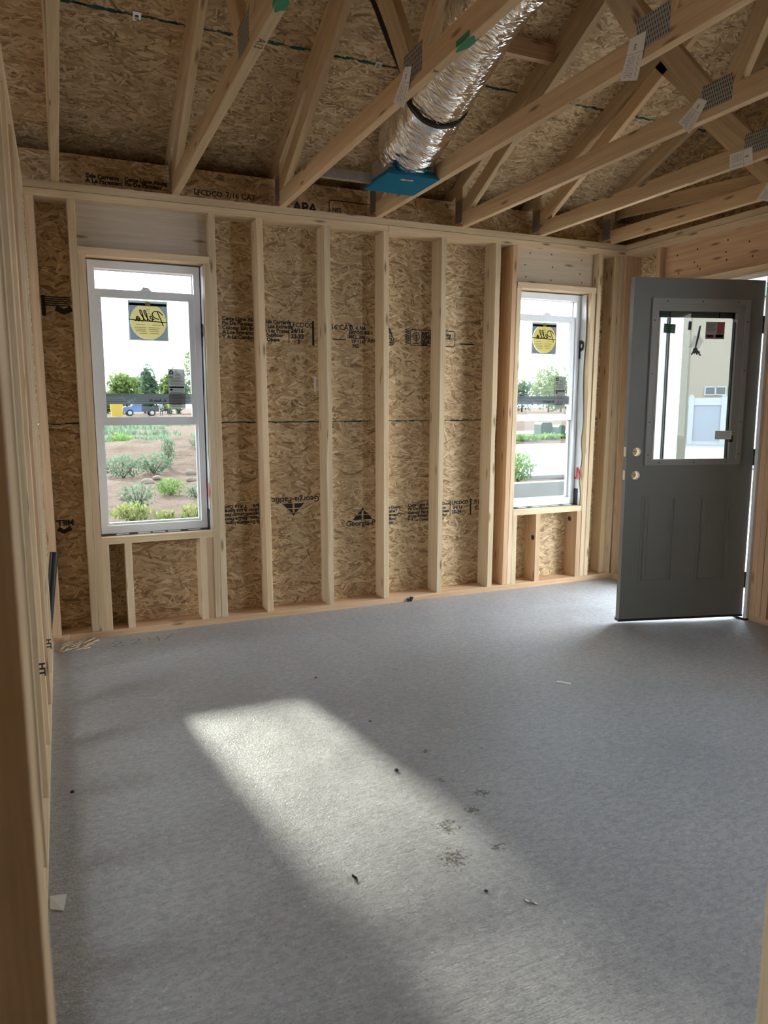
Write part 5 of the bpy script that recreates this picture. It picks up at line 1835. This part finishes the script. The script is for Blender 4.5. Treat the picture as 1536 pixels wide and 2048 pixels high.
# yellow dumpster
yx, yy = 5.5, 94.0
yz = gz(yx, yy)
bm = bmesh.new()
add_prism(bm, [(yx-0.62, yz), (yx+0.62, yz), (yx+0.75, yz+1.55), (yx-0.75, yz+1.55)], 'y', yy-0.6, yy+0.6)
sk = fin(bm, 'yellow_skip', 'skipyellow', None, bevel=0.04, label='yellow steel bin standing left of the blue pickup truck', cat='bin')
bm = bmesh.new()
for q in (-0.4, 0, 0.4):
    add_box(bm, (yx+q-0.05, yy-0.66, yz+0.1), (yx+q+0.05, yy-0.60, yz+1.45))
fin(bm, 'rib', 'skipyellow', sk)
# workers: one continuous skin body each
def person(x, y, shirt, label, face, arm):
    z = gz(x, y)
    root = empty('person', (x, y, z), label=label, cat='person')
    vs = [((0, 0, 0.95), 0.14), ((0, 0, 1.18), 0.145), ((0, 0, 1.40), 0.16), ((0, 0, 1.52), 0.06), ((0, 0.0, 1.66), 0.095), ((0, 0, 1.75), 0.085),
          ((-0.10, 0, 0.88), 0.10), ((-0.12, -0.02*face, 0.48), 0.07), ((-0.13, 0.03*face, 0.08), 0.05), ((-0.13, -0.12, 0.03), 0.04),
          ((0.10, 0, 0.88), 0.10), ((0.14, 0.05*face, 0.48), 0.07), ((0.17, 0.12*face, 0.08), 0.05), ((0.17, -0.03, 0.03), 0.04),
          ((-0.20, 0, 1.40), 0.075), ((-0.28, 0, 1.12), 0.05), ((-0.26, -0.12*arm, 0.88), 0.04),
          ((0.20, 0, 1.40), 0.075), ((0.28, 0.02, 1.12), 0.05), ((0.24, -0.2*arm, 0.95), 0.04)]
    ed = [(0, 1), (1, 2), (2, 3), (3, 4), (4, 5), (0, 6), (6, 7), (7, 8), (8, 9), (0, 10), (10, 11), (11, 12), (12, 13), (2, 14), (14, 15), (15, 16), (2, 17), (17, 18), (18, 19)]
    me = bpy.data.meshes.new('body')
    me.from_pydata([v[0] for v in vs], ed, [])
    ob = bpy.data.objects.new('body_tmp', me)
    C.objects.link(ob)
    md = ob.modifiers.new('s', 'SKIN')
    for i, v in enumerate(vs):
        ob.data.skin_vertices[0].data[i].radius = (v[1], v[1]*0.8)
    ob.data.skin_vertices[0].data[0].use_root = True
    sb = ob.modifiers.new('u', 'SUBSURF')
    sb.levels = 1
    dg = bpy.context.evaluated_depsgraph_get()
    m2 = bpy.data.meshes.new_from_object(ob.evaluated_get(dg))
    bpy.data.objects.remove(ob)
    m2.name = 'body'
    for mn in ('skin', shirt, 'jeans'):
        m2.materials.append(M[mn])
    for p in m2.polygons:
        c = p.center
        p.use_smooth = True
        if c.z < 0.98 and abs(c.x) < 0.22:
            p.material_index = 2
        elif c.z < 1.5 and not (abs(c.x) > 0.22 and c.z < 1.08):
            p.material_index = 1
        else:
            p.material_index = 0
    link('body', m2, root, Matrix.Translation((x, y, z)))
    bm = bmesh.new()
    bmesh.ops.create_uvsphere(bm, u_segments=12, v_segments=8, radius=0.115)
    for v in bm.verts:
        v.co.z = max(v.co.z, 0.0)
    bmesh.ops.translate(bm, verts=bm.verts, vec=(x, y, z+1.70))
    fin(bm, 'hard_hat', 'shirtw', root, smooth=True)
person(10.75, 92.6, 'shirtw', 'worker in a pale shirt and jeans standing right of the pickup', 1, 1)
person(11.75, 92.9, 'shirtg', 'worker in a lime vest walking at the far right of the truck', -1, 0.4)
# utility boxes
def ubox(x0, x1, y, z1, mat, label, dome):
    zb = gz((x0+x1)/2, y)-0.03
    t = empty('utility_box', ((x0+x1)/2, y, zb), label=label, cat='utility box')
    bm = bmesh.new()
    add_prism(bm, [(x0, zb), (x1, zb), (x1, z1-0.1), (x1-0.08, z1), (x0+0.08, z1), (x0, z1-0.1)], 'y', y-0.3, y+0.3)
    fin(bm, 'cabinet', mat, t, bevel=0.02)
    bm = bmesh.new()
    add_box(bm, (x0+0.05, y-0.315, zb+0.12), (x1-0.05, y-0.30, z1-0.14))
    fin(bm, 'cabinet_door', mat, t)
ubox(21.3, 22.0, 27.0, 0.46, 'boxgreen', 'dark green utility box at the street edge in the right window view', True)
ubox(22.08, 22.5, 26.6, 0.33, 'boxgreen2', 'pale green utility box right of the dark green one', False)

# neighbour's house, fence and our porch post, seen through the door
nh = empty('neighbour_house', (30, 22, -0.25), mat=Matrix.Translation((24, 22.0, -0.25)) @ Matrix.Rotation(R(-47.5), 4, 'Z'), label='cream stucco house behind the white fence', cat='house')
NM = wm(nh)
def nfin(bm, name, mat, parent, **kw):
    bm.normal_update()
    uv_bm(bm)
    me = bpy.data.meshes.new(name)
    bm.to_mesh(me)
    bm.free()
    me.materials.append(M[mat])
    return link(name, me, parent, NM.copy(), **kw)
# local axes: x to the right as seen, y away from the camera
bm = bmesh.new()
add_box(bm, (-1.9, 0.0, 0.0), (10.0, 8.0, 6.2))
nfin(bm, 'wall', 'stucco', nh)
bm = bmesh.new()
add_prism(bm, [(-2.3, 6.2), (10.5, 6.2), (4.1, 8.2)], 'y', -0.4, 8.4)
nfin(bm, 'roof', 'boxgreen', nh)
bm = bmesh.new()
add_ring(bm, 2.25, 3.15, 2.02, 2.42, 0.05, -0.05, 0.02)
add_box(bm, (2.67, -0.05, 2.02), (2.73, 0.02, 2.42))
wf_ = nfin(bm, 'window', 'fencevinyl', nh)
bm = bmesh.new()
add_box(bm, (2.29, -0.03, 2.06), (3.11, -0.01, 2.38))
nfin(bm, 'pane', 'darkglass', wf_)
fe = empty('vinyl_fence', mat=NM @ Matrix.Translation((0, -5.5, 0)), label='white vinyl panel fence in front of the stucco house', cat='fence')
for k in range(-1, 6):
    x = -0.55+k*1.15
    bm = bmesh.new()
    add_box(bm, (x, -5.57, 0), (x+0.19, -5.42, 1.92))
    add_prism(bm, [(x-0.02, 1.92), (x+0.21, 1.92), (x+0.095, 1.99)], 'y', -5.58, -5.41)
    nfin(bm, 'post', 'fencevinyl', fe)
    bm = bmesh.new()
    add_box(bm, (x+0.19, -5.52, 0.1), (x+1.15, -5.48, 1.62))
    nfin(bm, 'infill_panel', 'fencepanel', fe)
    for (za, zb) in ((1.58, 1.86), (0.06, 0.2)):
        bm = bmesh.new()
        add_box(bm, (x+0.19, -5.55, za), (x+1.15, -5.45, zb))
        nfin(bm, 'rail', 'fencevinyl', fe)
po = empty('porch_post', (4.2, 0.985, -0.25), label='cream porch post just outside the entry door', cat='post')
bm = bmesh.new()
add_box(bm, (4.13, 0.90, -0.1), (4.32, 1.09, 3.0))
fin(bm, 'post_shaft', 'trimcream', po, bevel=0.01)
bm = bmesh.new()
add_box(bm, (4.10, 0.87, -0.32), (4.35, 1.12, -0.1))
fin(bm, 'post_base', 'curb', po, bevel=0.01)
